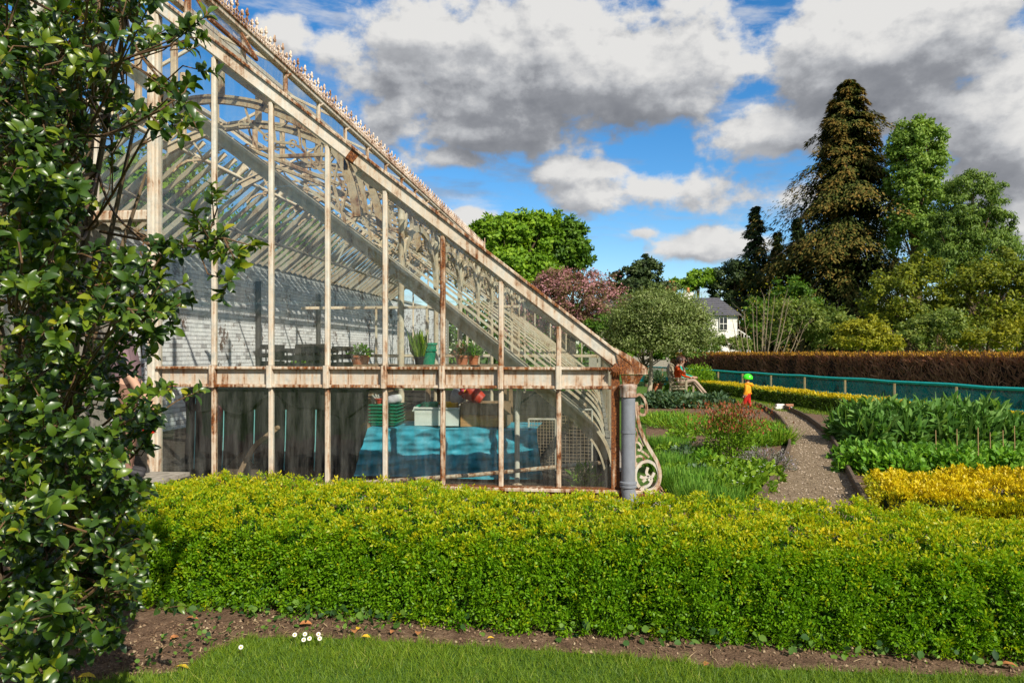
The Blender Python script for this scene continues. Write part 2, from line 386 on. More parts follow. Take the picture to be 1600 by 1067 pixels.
# ---------------------------------------------------------------- ground
g = 900
sheet('ground', [(-g, -g), (g, -g), (g, g), (-g, g)], 0, M['turf'])
sheet('soil_bed', [(-14, 2.2), (12, 2.2), (12, 8.2), (.62, 8.2), (.62, 7.35), (-14, 7.35)], .004, M['soil'])
edge_px = [(150, 1067), (285, 1052), (330, 1022), (385, 1000), (480, 998), (700, 1010), (1000, 1030), (1120, 1046), (1360, 1054), (1700, 1064)]
EDGE = [gnd(*p) for p in edge_px]
sheet('lawn', [(EDGE[0].x, .3)] + [(p.x, p.y) for p in EDGE] + [(12, EDGE[-1].y - .2), (12, .3)], .012, M['turf'])
sheet('garden_bed', [(.62, 8.2), (12, 8.2)] + [tuple(gnd(*p)[:2]) for p in [(1640, 700), (1500, 672), (1350, 652), (1215, 634), (1110, 630), (1005, 630)]], .006, M['soil'])
sheet('greenhouse_floor', [(-8.3, 7.66), (.4, 7.66), (.4, 29.4), (-8.3, 29.4)], .010, M['floor_dark'])
# gravel path curving away, boards along both edges
PL = [(1168, 812), (1205, 762), (1230, 715), (1234, 688), (1224, 664), (1206, 647), (1180, 634), (1150, 627)]
PR = [(1362, 812), (1340, 772), (1318, 728), (1301, 692), (1272, 664), (1243, 647), (1215, 636), (1180, 629)]
def smooth_line(pts, n):
    P = [Vector(p) for p in pts]; out = []
    for i in range(len(P) - 1):
        a, b, c, d = P[max(i-1, 0)], P[i], P[i+1], P[min(i+2, len(P)-1)]
        for j in range(n):
            t = j / n
            out.append(.5 * ((2*b) + (c-a)*t + (2*a-5*b+4*c-d)*t*t + (3*b-a-3*c+d)*t**3))
    return out + [P[-1]]
GL = smooth_line([gnd(*p) for p in PL], 5); GR = smooth_line([gnd(*p) for p in PR], 5)
sheet('gravel_path', [(p.x, p.y) for p in GL] + [(p.x, p.y) for p in reversed(GR)], .011, M['gravel'])
M['board'] = plain('path_board', (.11, .078, .05), .85, .2, .3, 10, stretch=(1, 1, 4))
pe = empty('path_edging', (GR[0].x, GR[0].y, 0), 'low weathered boards edging the curved gravel path', 'edging')
for line, s in ((GL, 1), (GR, 1)):
    for i in range(0, len(line) - 6, 3):
        a, b = line[i], line[i+3]; d = (b - a).normalized() * .004
        h = .115 + .014 * random.random(); MB().bar(a + d + Vector((0, 0, h/2)), b - d + Vector((0, 0, h/2)), .045, h).build('board', M['board'], pe)
# loose stones on the path
n = 2600; k = RNG.integers(0, len(GL) - 1, n); ta = RNG.random(n); tb = RNG.random(n)
gl = np.array(GL); gr = np.array(GR); a = gl[k] * (1-ta)[:, None] + gl[k+1] * ta[:, None]; b = gr[k] * (1-ta)[:, None] + gr[k+1] * ta[:, None]
P = a * (1-tb)[:, None] + b * tb[:, None]; P[:, 2] = .012
M['pebble'] = leaf_mat('pebble', [(0, (.10, .07, .04)), (.5, (.25, .185, .12)), (1, (.46, .37, .27))], .9, .2, 0.)
LEAF['pebble'] = (np.array([[0, 0, .05], [.5, -.5, .1], [1, 0, .05], [.5, .5, .1], [.5, 0, .6]]), np.array([[0, 1, 4], [1, 2, 4], [2, 3, 4], [3, 0, 4]]))
A = rvec(n); A[:, 2] = 0
leaves('loose_gravel', P, A, np.tile([0, 0, 1.], (n, 1)), RNG.uniform(.012, .035, n), RNG.uniform(.012, .03, n), RNG.random(n), 'pebble', M['pebble'], None, kind='stuff')['label'] = 'loose tan gravel scattered over the curved path'

# ---------------------------------------------------------------- greenhouse
D = 7.6
G = empty('greenhouse', (-3, D, 0), 'long white Victorian greenhouse with rusting iron frame and glazed gable end', 'greenhouse')
def gp(px, py): return at(px, py, D)
va, vb = gp(306, 42), gp(958, 547); KS = (va.z - vb.z) / (vb.x - va.x)
def roofz(X): return vb.z + KS * (vb.x - X)           # top of the right-hand roof slope
XA = gp(150, 0).x; ZA = roofz(XA)                       # apex
d = rdir(390, 410); XW = (CAMZ - ZA - KS * -XA * -1) / 1 if False else None
# back wall: where the left slope meets the wall line seen at pixel (390, 410)
ra = d.x / d.y; rz = d.z / d.y                            # X = ra*Y, z = CAMZ + rz*Y
XW = (CAMZ - (ZA - KS * XA)) / (KS - rz / ra); ZW = ZA - KS * (XA - XW)
YE = 29.4                                               # far end
up = Vector((KS, 0, 1)).normalized(); dn = Vector((1, 0, -KS)).normalized()
nl = Vector((-KS, 0, 1)).normalized()
def onr(X, off=0., y=D): return Vector((X, y, roofz(X))) + up * off
XE = gp(985, 0).x
# gable frame
XJ = gp(556, 240).x
MB().bar(onr(XE - .02, -.07), onr(XJ + .004, -.07), .10, .135, up).build('verge_beam', M['iron'], G); MB().bar(onr(XJ - .004, -.07), onr(XA, -.07), .10, .135, up).build('verge_beam', M['iron_white'], G); MB().bar(onr(XJ + .06, -.068), onr(XJ - .02, -.068), .108, .142, up).build('verge_splice', M['iron_red'], G)
MB().bar(onr(XE + .02, .005, D - .06), onr(XA, .005, D - .06), .035, .03, up).build('verge_lip', M['iron_rusty'], G)
def onl(X, off=0., y=D): return Vector((X, y, ZA - KS * (XA - X))) + nl * off
MB().bar(onl(XA - .06, -.07), onl(XW, -.07), .10, .135, nl).build('verge_beam', M['iron'], G)
sill_t, sill_b, base_t = gp(600, 573).z, gp(600, 606).z, gp(700, 757).z
x0 = gp(240, 0).x; xc = gp(960, 0).x
mx = [gp(p, 0).x for p in (335, 424, 512, 602, 692, 783, 873)]
for i, X in enumerate(mx):
    rusty = M['iron_rusty'] if i in (0, 4, 6) else M['iron']
    m = MB().bar((X, D, base_t), (X, D, sill_b - .004), .050, .060, (0, 1, 0)); m.build('lower_mullion', rusty if i != 2 else M['iron_rusty'], G)
    m = MB().bar((X, D - .028, sill_b - .001), (X, D - .028, sill_t + .012), .062, .10, (0, 1, 0)); m.build('mullion_shoe', M['iron_rusty'] if i in (0, 4) else M['iron'], G)
    m = MB().bar((X, D, sill_t + .015), (X, D, roofz(X) - .19), .052, .062, (0, 1, 0)); m.build('mullion', M['iron_rusty'] if i >= 4 else M['iron'], G)
zt = roofz(x0) - .19
m = MB().bar((x0 - .004, D, .05), (x0 - .004, D, zt), .085, .13, (0, 1, 0)); m.bar((x0 + .052, D + .02, .05), (x0 + .052, D + .02, zt - .04), .028, .09, (0, 1, 0)); m.build('door_post', M['iron'], G)
xl = XA - (x0 - XA)
MB().bar((xl, D, .05), (xl, D, ZA - KS * (XA - xl) - .19), .10, .13, (0, 1, 0)).build('door_post', M['iron'], G)
ztr = gp(120, 340).z
MB().bar((xl + .055, D, ztr), (x0 - .05, D, ztr), .10, .12).build('door_transom', M['iron_rusty'], G)
for px in (150, 60):
    X = gp(px, 0).x; MB().bar((X, D, ztr + .062), (X, D, (roofz(X) if X > XA else ZA - KS * (XA - X)) - .19), .05, .06, (0, 1, 0)).build('mullion', M['iron'], G)
for X in (xl - .62, xl - 1.24):
    MB().bar((X, D, .1), (X, D, ZA - KS * (XA - X) - .19), .05, .06, (0, 1, 0)).build('mullion', M['iron'], G)
# sill rail: two rails and a recessed panel in every bay
MB().bar((x0 + .06, D - .012, sill_t - .014), (XE - .02, D - .012, sill_t - .014), .10, .030).build('sill_top_rail', M['iron_rusty'], G)
MB().bar((x0 + .06, D - .012, sill_b + .016), (XE - .10, D - .012, sill_b + .016), .085, .034).build('sill_bottom_rail', M['iron_rusty'], G)
bays = [x0 + .07] + mx + [xc - .03]
for a, b in zip(bays, bays[1:]):
    MB().box((a + .034, D - .006, sill_b + .034), (b - .034, D + .02, sill_t - .030)).build('sill_panel', M['iron_panel'], G)
# base plate and stone
MB().box((x0 + .06, D - .06, base_t - .12), (XE + .10, D + .06, base_t)).build('base_plate', M['iron_red'], G)
MB().bar((x0 + .06, D - .070, base_t - .025), (XE + .12, D - .070, base_t - .025), .03, .035).build('base_flange', M['iron_rusty'], G)
MB().box((-9, D - .08, 0), (xc + .02, D + .12, base_t - .123)).build('plinth', M['stone'], G)
# glass of the gable
def pane(poly, y, mat='glass', name='glass_pane'):
    MB().prism([(p[0], y, p[1]) for p in poly], (0, .004, 0)).build(name, M[mat], G)
for a, b in zip(bays, bays[1:]):
    pane([(a + .02, base_t), (b - .02, base_t), (b - .02, sill_b), (a + .02, sill_b)], D)
    za, zb = roofz(a) - .14, roofz(b) - .14
    zlap = gp(700, 470).z
    if zb > zlap + .2:
        pane([(a + .02, sill_t), (b - .02, sill_t), (b - .02, zlap), (a + .02, zlap)], D)
        zl2 = zlap + 1.25
        if zb > zl2 + .2:
            pane([(a + .02, zlap - .02), (b - .02, zlap - .02), (b - .02, zl2), (a + .02, zl2)], D + .006)
            pane([(a + .02, zl2 - .02), (b - .02, zl2 - .02), (b - .02, zb), (a + .02, za)], D)
        else: pane([(a + .02, zlap - .02), (b - .02, zlap - .02), (b - .02, zb), (a + .02, za)], D + .006)
    else: pane([(a + .02, sill_t), (b - .02, sill_t), (b - .02, max(zb, sill_t + .02)), (a + .02, za)], D)
for a, b in ((x0 - .62, x0 - .05), (XA + .03, x0 - .65)):
    if b > a: pane([(a, ztr + .06), (b, ztr + .06), (b, roofz(b) - .15), (a, roofz(a) - .15)], D)
for a, b in ((xl - .6, xl - .06), (xl - 1.22, xl - .64)):
    pane([(a, .2), (b, .2), (b, ZA - KS * (XA - b) - .15), (a, ZA - KS * (XA - a) - .15)], D)
# corner post, eave bracket, gutter end
pc0, pc1 = gp(955, 0).x, gp(968, 0).x
MB().box((pc0, D - .05, base_t), (pc1, D + .05, sill_t - .02)).build('corner_post', M['iron_red'], G)
q = [gp(960, 543), gp(985, 556), gp(1010, 574), gp(1012, 584), gp(1000, 586), gp(968, 577)]
MB().prism([p + Vector((0, -.07, 0)) for p in q], (0, .15, 0)).build('gutter_end', M['iron_rusty'], G)
cap = MB(); a, b = gp(968, 583), gp(1009, 575); cap.box((a.x, D - .10, a.z - .01), (b.x, D + .10, b.z))
a, b = gp(973, 600), gp(1004, 586); cap.add([(a.x, D-.06, a.z), (b.x - .05, D-.06, a.z), (b.x - .05, D+.06, a.z), (a.x, D+.06, a.z), (a.x-.02, D-.09, b.z), (b.x, D-.09, b.z), (b.x, D+.09, b.z), (a.x-.02, D+.09, b.z)],
   [(0, 3, 2, 1), (4, 5, 6, 7), (0, 1, 5, 4), (1, 2, 6, 5), (2, 3, 7, 6), (3, 0, 4, 7)])
cap.build('eave_capital', M['iron_rusty'], G)
lf = MB()                                              # acanthus boss where verge meets eave
c0 = gp(962, 572)
for t in range(7):
    a = math.radians(-150 + t * 20); p = c0 + Vector((0, -.075, 0))
    lf.tube([p, p + Vector((math.cos(a)*.05, -.02, math.sin(a)*.06)), p + Vector((math.cos(a)*.085, -.005, math.sin(a)*.11))], [.016, .018, .004], 6)
lf.sphere(c0 + Vector((0, -.06, .0)), (.03, .025, .03)); lf.build('leaf_boss', M['iron_red'], G, True)
# down pipe
px0 = gp(981, 0).x; pz0, pz1 = gp(981, 604).z, gp(981, 752).z; yp = D - .09; rr = .070
dp = MB().lathe([(rr, pz1), (rr, pz0 - .09)], (px0, yp, 0), 20).build('drainpipe', M['grey_pipe'], G, True)
M['hopper'] = iron('flaking_collar', .55, (.60, .60, .58), .3)
MB().lathe([(rr + .012, pz0 - .10), (rr + .012, pz0 - .015), (rr + .02, pz0), (rr + .02, pz0 + .02), (rr - .01, pz0 + .03)], (px0, yp, 0), 20).build('pipe_collar', M['hopper'], dp, True)
MB().lathe([(rr + .004, pz1 - .045), (rr + .016, pz1 - .040), (rr + .016, pz1 - .022), (rr + .006, pz1 - .016), (rr + .016, pz1 - .008), (rr + .016, pz1 + .012), (rr + .004, pz1 + .02)], (px0, yp, 0), 20).build('pipe_socket', M['grey_pipe'], dp, True)
el = [Vector((px0 + .02*0, yp, pz1 - .03))]
for t in np.linspace(0, 1, 7): a = t * math.radians(50); el.append(Vector((px0 + .16*(1-math.cos(a)), yp - .02*t, pz1 - .05 - .22*math.sin(a))))
MB().tube(el, rr + .002, 18).build('pipe_elbow', M['grey_pipe'], dp, True)
for zz in (pz0 - .45,):
    MB().lathe([(rr + .006, zz - .012), (rr + .006, zz + .012)], (px0, yp, 0), 18).build('pipe_clip', M['grey_pipe'], dp, True)
# scrolled cast-iron bracket on a stone
def pl(pts, y=D - .02): return smooth_line([at(a, b, y) for a, b in pts], 5)
sb = MB()
sb.ribbon(pl([(991, 630), (991, 660), (992, 700), (992, 740), (991, 768)]), .022, .05)
sb.ribbon(pl([(992, 620), (999, 616), (1006, 622), (1010, 634), (1009, 645), (1003, 648), (998, 643), (1000, 635), (1005, 634)]), .024, .06)
sb.ribbon(pl([(994, 628), (996, 650), (1000, 668), (1008, 688), (1018, 706), (1027, 722), (1031, 740), (1028, 756), (1020, 766), (1012, 770)]), .034, .075)
br = sb.build('scroll_bracket', M['iron_rusty'], G, True); br['label'] = 'ornate cast iron scroll bracket, white paint flaking to rust'
sb = MB(); cs = at(1011, 743, D - .02)
ring = [cs + Vector((.118*math.cos(t), 0, .150*math.sin(t))) for t in np.linspace(-2.2, 4.0, 26)]; sb.ribbon(ring, .028, .06)
sb.build('scroll_ring', M['iron'], br, True)
sb = MB()
for s in ([(1004, 762), (1014, 757), (1018, 748), (1013, 744), (1006, 746), (1000, 744)], [(1014, 744), (1010, 738), (1012, 730)], [(1013, 750), (1019, 744), (1022, 738)], [(1004, 752), (1009, 748)]): sb.ribbon(pl(s), .026, .045)
sb.build('scroll_leaf', M['iron'], br, True)
sb = MB()
for s in ([(993, 690), (998, 692), (1002, 698), (1000, 703), (996, 702)], [(993, 714), (1000, 712), (1006, 716), (1008, 724)], [(994, 722), (996, 730), (1002, 726)], [(998, 676), (1002, 686), (1006, 696)], [(994, 668), (997, 678), (994, 688)], [(1002, 704), (1008, 708), (1014, 714)]): sb.ribbon(pl(s), .02, .04)
sb.build('scroll_tracery', M['iron_rusty'], br, True)
sb = MB()
for s in ([(1020, 768), (1026, 758), (1032, 762), (1036, 770)], [(1024, 770), (1030, 764), (1038, 772)]): sb.ribbon(pl(s), .025, .06)
sb.box((gp(990, 0).x, D - .09, gp(985, 776).z), (gp(1040, 0).x, D + .06, gp(985, 769).z)); sb.build('bracket_foot', M['iron_red'], br, True)
# stone under the bracket, worn and rounded
cst = gp(1012, 0).x; zt = gp(985, 777).z
st = MB(); ring = []
for kz, kk in ((0, 1.08), (zt * .6, 1.05), (zt * .9, 1.0), (zt - .004, .90)):
    ring.append([(cst + kk * .42 * math.copysign(abs(math.cos(t))**.5, math.cos(t)), D - .03 + kk * .22 * math.copysign(abs(math.sin(t))**.5, math.sin(t)), kz + .01*math.sin(3*t)) for t in np.linspace(0, 2*math.pi, 25)[:-1]])
vs = [v for r in ring for v in r]; st.add(vs, [(i*24+j, i*24+(j+1) % 24, (i+1)*24+(j+1) % 24, (i+1)*24+j) for i in range(3) for j in range(24)] + [tuple(range(72, 96))])
st.build('footing_stone', M['stone'], G, True)

# lantern along the ridge
pn = at(295, -33, D + .05); XL, ZL = pn.x, pn.z
dd = rdir(757, 394); YE = XL * dd.y / dd.x
LT = bpy.data.objects.new('lantern', None); COL.objects.link(LT); LT.parent = G; LT.location = Vector((XL, D, 5)) - G.location
LT['label'] = 'raised ridge lantern with a row of rusty iron finials'
zb_ = roofz(XL)
MB().bar((XL, D, ZL - .05), (XL, YE, ZL - .05), .10, .085).build('lantern_eave_beam', M['iron'], LT)
MB().bar((XL + .045, D, ZL - .01), (XL + .045, YE, ZL - .01), .05, .03).build('lantern_gutter', M['iron_rusty'], LT)
MB().bar((XL, D, zb_ + .03), (XL, YE, zb_ + .03), .09, .09).build('lantern_curb', M['iron'], LT)
np_ = 18; ys = np.linspace(D + .03, YE - .03, np_)
pm = MB().bar((0, 0, zb_ + .08 - ZL), (0, 0, -.095), .06, .06, (0, 1, 0)).bar((.03, 0, -.13), (.09, 0, -.10), .03, .03).mesh('lantern_post')
gm = MB().box((-.002, .035, zb_ + .08 - ZL), (.002, ys[1]-ys[0] - .035, -.095)).mesh('lantern_pane')
def rel(p, par): return Vector(p) - wloc(par)
for i, y in enumerate(ys):
    link('lantern_post', pm, M['iron_rusty'], LT, rel((XL, y, ZL), LT))
    if i < np_ - 1: link('lantern_pane', gm, M['glass_dirty'], LT, rel((XL, y, ZL), LT))
XL2 = 2 * XA - XL
MB().bar((XL2, D, ZL - .05), (XL2, YE, ZL - .05), .10, .085).build('lantern_eave_beam', M['iron'], LT)
MB().bar((XL2, D, zb_ + .03), (XL2, YE, zb_ + .03), .09, .09).build('lantern_curb', M['iron'], LT)
ZR = ZL + .5 * (XL - XA)
MB().bar((XA, D, ZR), (XA, YE, ZR), .10, .10).build('lantern_ridge', M['iron'], LT)
for i, y in enumerate(ys[::2]):
    for X in (XL, XL2): MB().bar((X, y, ZL), (XA, y, ZR), .04, .05).build('lantern_rafter', M['iron_in'], LT)
# the vent flap standing open near the gable
va_, vb_ = at(309, 20, D - .12), at(397, 102, D + .42)
fl = MB(); vdir = Vector((0.0, 0, 0.0))
f0, f1 = Vector((XL + .04, D + .03, ZL - .12)), Vector((XL + .04, D + 1.18, ZL - .12)); o_ = Vector((.20, 0, -.33))
fl.bar(f0 + o_, f1 + o_, .04, .05); fl.bar(f0, f0 + o_, .035, .04); fl.bar(f1, f1 + o_, .035, .04)
vf = fl.build('vent_sash', M['iron_red'], LT)
MB().prism([f0 + o_*.02 + Vector((0, .02, 0)), f1 + o_*.02 - Vector((0, .02, 0)), f1 + o_*.95 - Vector((0, .02, 0)), f0 + o_*.95 + Vector((0, .02, 0))], (.004, 0, .002)).build('vent_glass', M['glass'], vf)
# cresting: tall and short finials with scrolls
def finial(h):
    m = MB(); m.tube([(0, 0, 0), (0, 0, h*.72)], .011, 5); m.sphere((0, 0, h*.72), (.026, .022, .020), 6, 4); m.sphere((0, 0, h*.88), (.017, .017, h*.13), 6, 4)
    for s in (-1, 1):
        m.tube([(0, s*.01, h*.14), (0, s*.055, h*.22), (0, s*.065, h*.40), (0, s*.03, h*.52), (0, s*.008, h*.44)], .010, 4)
        m.tube([(0, s*.01, h*.68), (0, s*.038, h*.76), (0, s*.03, h*.84)], .009, 4)
    return m.mesh('finial')
fm = [finial(.30), finial(.22)]; ny = int((YE - D) / .135)
for i in range(ny):
    link('finial', fm[i % 2], M['iron_crest'] if 'iron_crest' in M else M.setdefault('iron_crest', iron('cresting_iron', .62, (.78, .68, .58))), LT, rel((XL + .01, D + .05 + i * .135, ZL + .004), LT))
MB().bar((XL + .01, D, ZL + .085), (XL + .01, YE, ZL + .085), .02, .02).build('cresting_rail', M['iron_crest'], LT)
MB().bar((XL + .01, YE, ZL - .05), (XL + .01, YE, ZL + .5), .035, .035, (0, 1, 0)).build('end_finial', M['iron_crest'], LT)

# right slope: glazing bars and panes
nb = 36; yb = np.linspace(D + .12, YE, nb)
bm_ = MB().bar(onr(gp(975, 0).x, -.07, 0), onr(XL + .05, -.07, 0), .035, .06, up).mesh('b', (0, 0, 0))
dyb = yb[1] - yb[0]
pg = MB().prism([onr(gp(975, 0).x, -.045, .02), onr(XL + .05, -.045, .02), onr(XL + .05, -.045, dyb - .02), onr(gp(975, 0).x, -.045, dyb - .02)], up * .004).mesh('p', (0, 0, 0))
for i, y in enumerate(yb):
    link('glazing_bar', bm_, M['iron_in'], G, Vector((0, y, 0)) - G.location)
    if i < nb - 1: link('roof_pane', pg, M['glass_dirty'], G, Vector((0, y, 0)) - G.location)
for X in (-.6, -2.4, -4.0): MB().bar(onr(X, -.16, D + .06), onr(X, -.16, YE), .07, .09, up).build('purlin', M['iron_in'], G)
# left slope: rafters and panes from ridge to wall
nlft = 60; yl = np.linspace(D + .15, YE, nlft); dyl = yl[1] - yl[0]
bm2 = MB().bar(onl(XW + .05, -.07, 0), onl(XL2 - .05, -.07, 0), .044, .085, nl).mesh('b', (0, 0, 0))
bm3 = MB().bar(onl(XW + .05, -.10, 0), onl(XL2 - .05, -.10, 0), .09, .16, nl).mesh('b', (0, 0, 0))
pg2 = MB().prism([onl(XW + .05, -.03, .025), onl(XL2 - .05, -.03, .025), onl(XL2 - .05, -.03, dyl - .025), onl(XW + .05, -.03, dyl - .025)], nl * .004).mesh('p', (0, 0, 0))
for i, y in enumerate(yl):
    link('rafter', bm3 if i % 5 == 0 else bm2, M['iron_in'], G, Vector((0, y, 0)) - G.location)
    if i < nlft - 1: link('roof_pane', pg2, M['glass_dirty'], G, Vector((0, y, 0)) - G.location)
for X in (XW + .7, XW + 1.6): MB().bar(onl(X, -.2, D + .06), onl(X, -.2, YE), .06, .08, nl).build('purlin', M['iron_in'], G)
# inner raking ribs with curved feet
Y1 = 8.3
rp = smooth_line([at(a, b, Y1) for a, b in [(60, 3), (330, 206), (480, 319), (650, 449), (775, 549), (845, 606), (905, 655), (936, 690), (950, 728), (955, 770)]], 4)
rp[-1].z = .05
rib = MB().ribbon([p - Vector((0, Y1, 0)) for p in rp], .10, .06); rib.ribbon([p - Vector((0, Y1, 0)) + Vector((.040, -.03, .052)) for p in rp], .030, .19); rib.ribbon([p - Vector((0, Y1, 0)) - Vector((.034, .0, .044)) for p in rp], .022, .11)
rm = rib.mesh('r'); ro = rm
rm2 = MB().ribbon([p - Vector((0, Y1, 0)) for p in rp[2:]], .036, .05).mesh('r')
link('rib', rm, M['iron_in'], G, Vector((0, Y1, 0)) - G.location)
y = Y1 + 1.3; i = 0
while y < YE:
    link('rib', rm2, M['iron_in'], G, Vector((0, y, 0)) - G.location); y += 1.45; i += 1
# columns with arched brackets and rings
cq = at(627, 322, 10.0); XC, ZC = cq.x, cq.z
cm = MB().lathe([(.055, 0), (.045, .2), (.040, ZC - .25), (.05, ZC - .22), (.062, ZC - .19), (.05, ZC - .16), (.05, ZC - .05), (.075, ZC)], (0, 0, 0), 12).mesh('c', smooth=True)
sp_ = 2.25; ycs = [10.0 + sp_ * i for i in range(9)]
ar = MB()
for s in (0, 1):
    pts = [Vector((0, sp_/2 + (sp_/2 - .05) * math.cos(t), ZC - .95 + .80 * math.sin(t))) for t in np.linspace(math.pi, 0, 17)]
ar.ribbon(pts, .09, .05, (1, 0, 0))
for yy in (.42, sp_ - .42): ar.ribbon([Vector((0, yy + .20 * math.cos(t), ZC - .13 + .0 + .20 * math.sin(t) - .08)) for t in np.linspace(0, 2*math.pi, 17)], .045, .04, (1, 0, 0))
ar.bar((0, 0, ZC + .03), (0, sp_, ZC + .03), .07, .08)
arm = ar.mesh('a')
for i, yc in enumerate(ycs):
    link('column', cm, M['iron_in'], G, Vector((XC, yc, 0)) - G.location)
    if i < 8: link('arched_bracket', arm, M['iron_in'], G, Vector((XC, yc, 0)) - G.location)
# arched trusses across the house
tr = MB()
hp = [at(x_, y_, 9.0) - Vector((0, 9.0, 0)) for x_, y_ in ((330, 158), (385, 163), (427, 175), (470, 194), (507, 217), (532, 246), (548, 280), (556, 312), (560, 340))]
XM = hp[0].x; arc = smooth_line([Vector((2 * XM - p.x, 0, p.z)) for p in reversed(hp[1:4])] + hp, 3)
tr.ribbon(arc, .10, .07); tr.ribbon([Vector((XM + (p.x - XM) * 1.06, 0, p.z + .035)) for p in arc], .03, .12)
low = [Vector((XM + (p.x - XM) * .93, 0, p.z - .30 + .05 * math.sin(i_ * 1.1))) for i_, p in enumerate(arc)]; tr.ribbon(low, .03, .035)
for i_ in range(3, len(arc) - 4, 3): tr.ribbon([arc[i_], arc[i_].lerp(low[i_], .5) + Vector((.04, 0, .02)), low[i_ + 1]], .022, .03); tr.ribbon([Vector((low[i_].x + .045 * math.cos(t), 0, low[i_].z + .045 * math.sin(t))) for t in np.linspace(0, 5.2, 9)], .018, .03)
def rz_at(X): return (roofz(X) if X > XA else ZA - KS * (XA - X)) - .15
for i_ in range(2, len(arc) - 5, 4):
    if rz_at(arc[i_].x) > arc[i_].z + .06: tr.bar(arc[i_], (arc[i_].x, 0, rz_at(arc[i_].x)), .08, .07, (0, 1, 0))
tr.bar((XM - .5, 0, arc[0].z + .1), (hp[5].x, 0, hp[5].z - .35), .05, .05)
tr.bar((hp[2].x, 0, hp[5].z + .02), (hp[5].x + .1, 0, hp[5].z + .02), .05, .05)
for cx_, r_ in ((hp[4].x + .02, .13), (hp[5].x + .18, .11), (hp[2].x + .1, .12)): tr.ribbon([Vector((cx_ + r_ * math.cos(t), 0, roofz(cx_) - .16 - r_ * 1.2 + r_ * math.sin(t))) for t in np.linspace(0, 2 * math.pi, 15)], .02, .03)
trm = tr.mesh('t')
for yc in [8.95] + ycs: link('arched_truss', trm, M.get('iron_truss') or M.setdefault('iron_truss', iron('truss_paint', .5, (.52, .44, .31), .3)), G, Vector((0, yc, 0)) - G.location)
# thin diagonal tie rods
for yc in ycs[:5]: MB().tube([(XC - .5, yc + .1, ZC + .2), (XC - .95, yc + .1, ZC - .75)], .012, 5).build('tie_rod', M['iron_clean'], G)
# right side wall and far gable
for i in range(19):
    y = D + .7 + i * 1.15; MB().bar((XE - .12, y, .1), (XE - .12, y, sill_t), .06, .06, (0, 1, 0)).build('side_mullion', M['iron_in'], G)
MB().bar((XE - .12, D + .08, sill_t), (XE - .12, YE, sill_t), .08, .08).build('eave_plate', M['iron_in'], G)
MB().box((XE - .2, D + .1, 0), (XE - .05, YE, .32)).build('side_wall', M['stone'], G)
MB().box((XE - .122, D + .1, .33), (XE - .118, YE, sill_t - .05)).build('side_pane', M['glass_dirty'], G)
for X in np.arange(XW + .4, XE - .2, .62):
    zt_ = (roofz(X) if X > XA else ZA - KS * (XA - X)) - .1; MB().bar((X, YE, 0), (X, YE, zt_), .05, .06, (0, 1, 0)).build('end_mullion', M['iron_in'], G)
MB().bar((XW + .1, YE, sill_t), (XE - .2, YE, sill_t), .08, .12).build('end_rail', M['iron_in'], G)
MB().bar(onr(XE - .1, -.08, YE), onr(XA, -.08, YE), .08, .12, up).build('end_verge', M['iron_in'], G)
MB().bar(onl(XA, -.08, YE), onl(XW, -.08, YE), .08, .12, nl).build('end_verge', M['iron_in'], G)
# partition across the far half
yp_ = 19.5
for X in (-5.9, -5.2, -4.5, -3.4, -2.2): MB().bar((X, yp_, 0), (X, yp_, 2.75), .06, .06, (0, 1, 0)).build('partition_post', M['iron_in'], G)
for z in (1.45, 2.75): MB().bar((-8, yp_, z), (-2.0, yp_, z), .06, .08).build('partition_rail', M['iron_in'], G)
# whitewashed brick wall behind
def brick_mat():
    m, nt, o = newmat('whitewashed_brick'); geo = nd(nt, 'ShaderNodeNewGeometry').outputs['Position']
    n1 = noise(nt, 1.1, 7, .7, geo); n2 = noise(nt, 7, 5, .65, geo); n3 = noise(nt, 30, 3, .6, geo)
    c = ramp(nt, n2, [(.3, (.50, .50, .51)), (.5, (.72, .72, .71)), (.7, (.82, .81, .79))])
    bare = mth(nt, 'ADD', mth(nt, 'MULTIPLY', n1, .6), mth(nt, 'MULTIPLY', n2, .4))
    f = sstep(nt, bare, .545, .60)
    c = mixc(nt, f, c, mixc(nt, n3, (.05, .04, .04), (.22, .12, .08)))
    a = nd(nt, 'ShaderNodeAttribute'); a.attribute_name = 'rnd'
    c = mixc(nt, mth(nt, 'MULTIPLY', sstep(nt, a.outputs['Fac'], .80, .95), .6), c, (.16, .14, .14))
    p = pbsdf(nt, c, .9, .2); bump(nt, n3, .5, .006, p); nt.links.new(p.outputs[0], o.inputs[0]); return m
M['brick'] = brick_mat()
BW = empty('brick_wall', (XW - .3, D, 0), 'tall whitewashed brick wall along the back of the greenhouse', 'wall')
MB().box((XW - .35, D - 1.5, 0), (XW - .02, 42, ZW)).build('wall_core', M['stone'], BW)
MB().box((XW - .40, D - 1.5, ZW + .002), (XW + .06, 42, ZW + .08)).build('coping', M['stone'], BW)
bp = []; br_ = []
for j in range(int(ZW / .086)):
    for yy in np.arange(12 + (j % 2) * .118, 41, .236): bp.append((XW - .02 + random.uniform(0, .008), yy + .005, j * .086 + .005)); br_.append(random.random())
LEAF['brick'] = (np.array([[x, y, z] for x in (0, 1) for y in (0, 1) for z in (0, 1)], float), np.array([[4, 6, 7, 5], [0, 4, 5, 1], [2, 3, 7, 6], [1, 5, 7, 3], [0, 2, 6, 4]]))
V = np.array(bp); nbk = len(V); k8 = LEAF['brick'][0] * np.array([.024, .226, .076])
X = (V[:, None] + k8[None]).reshape(-1, 3) - np.array(BW.location)
fs = (LEAF['brick'][1][None] + (np.arange(nbk) * 8)[:, None, None]).reshape(-1, 4)
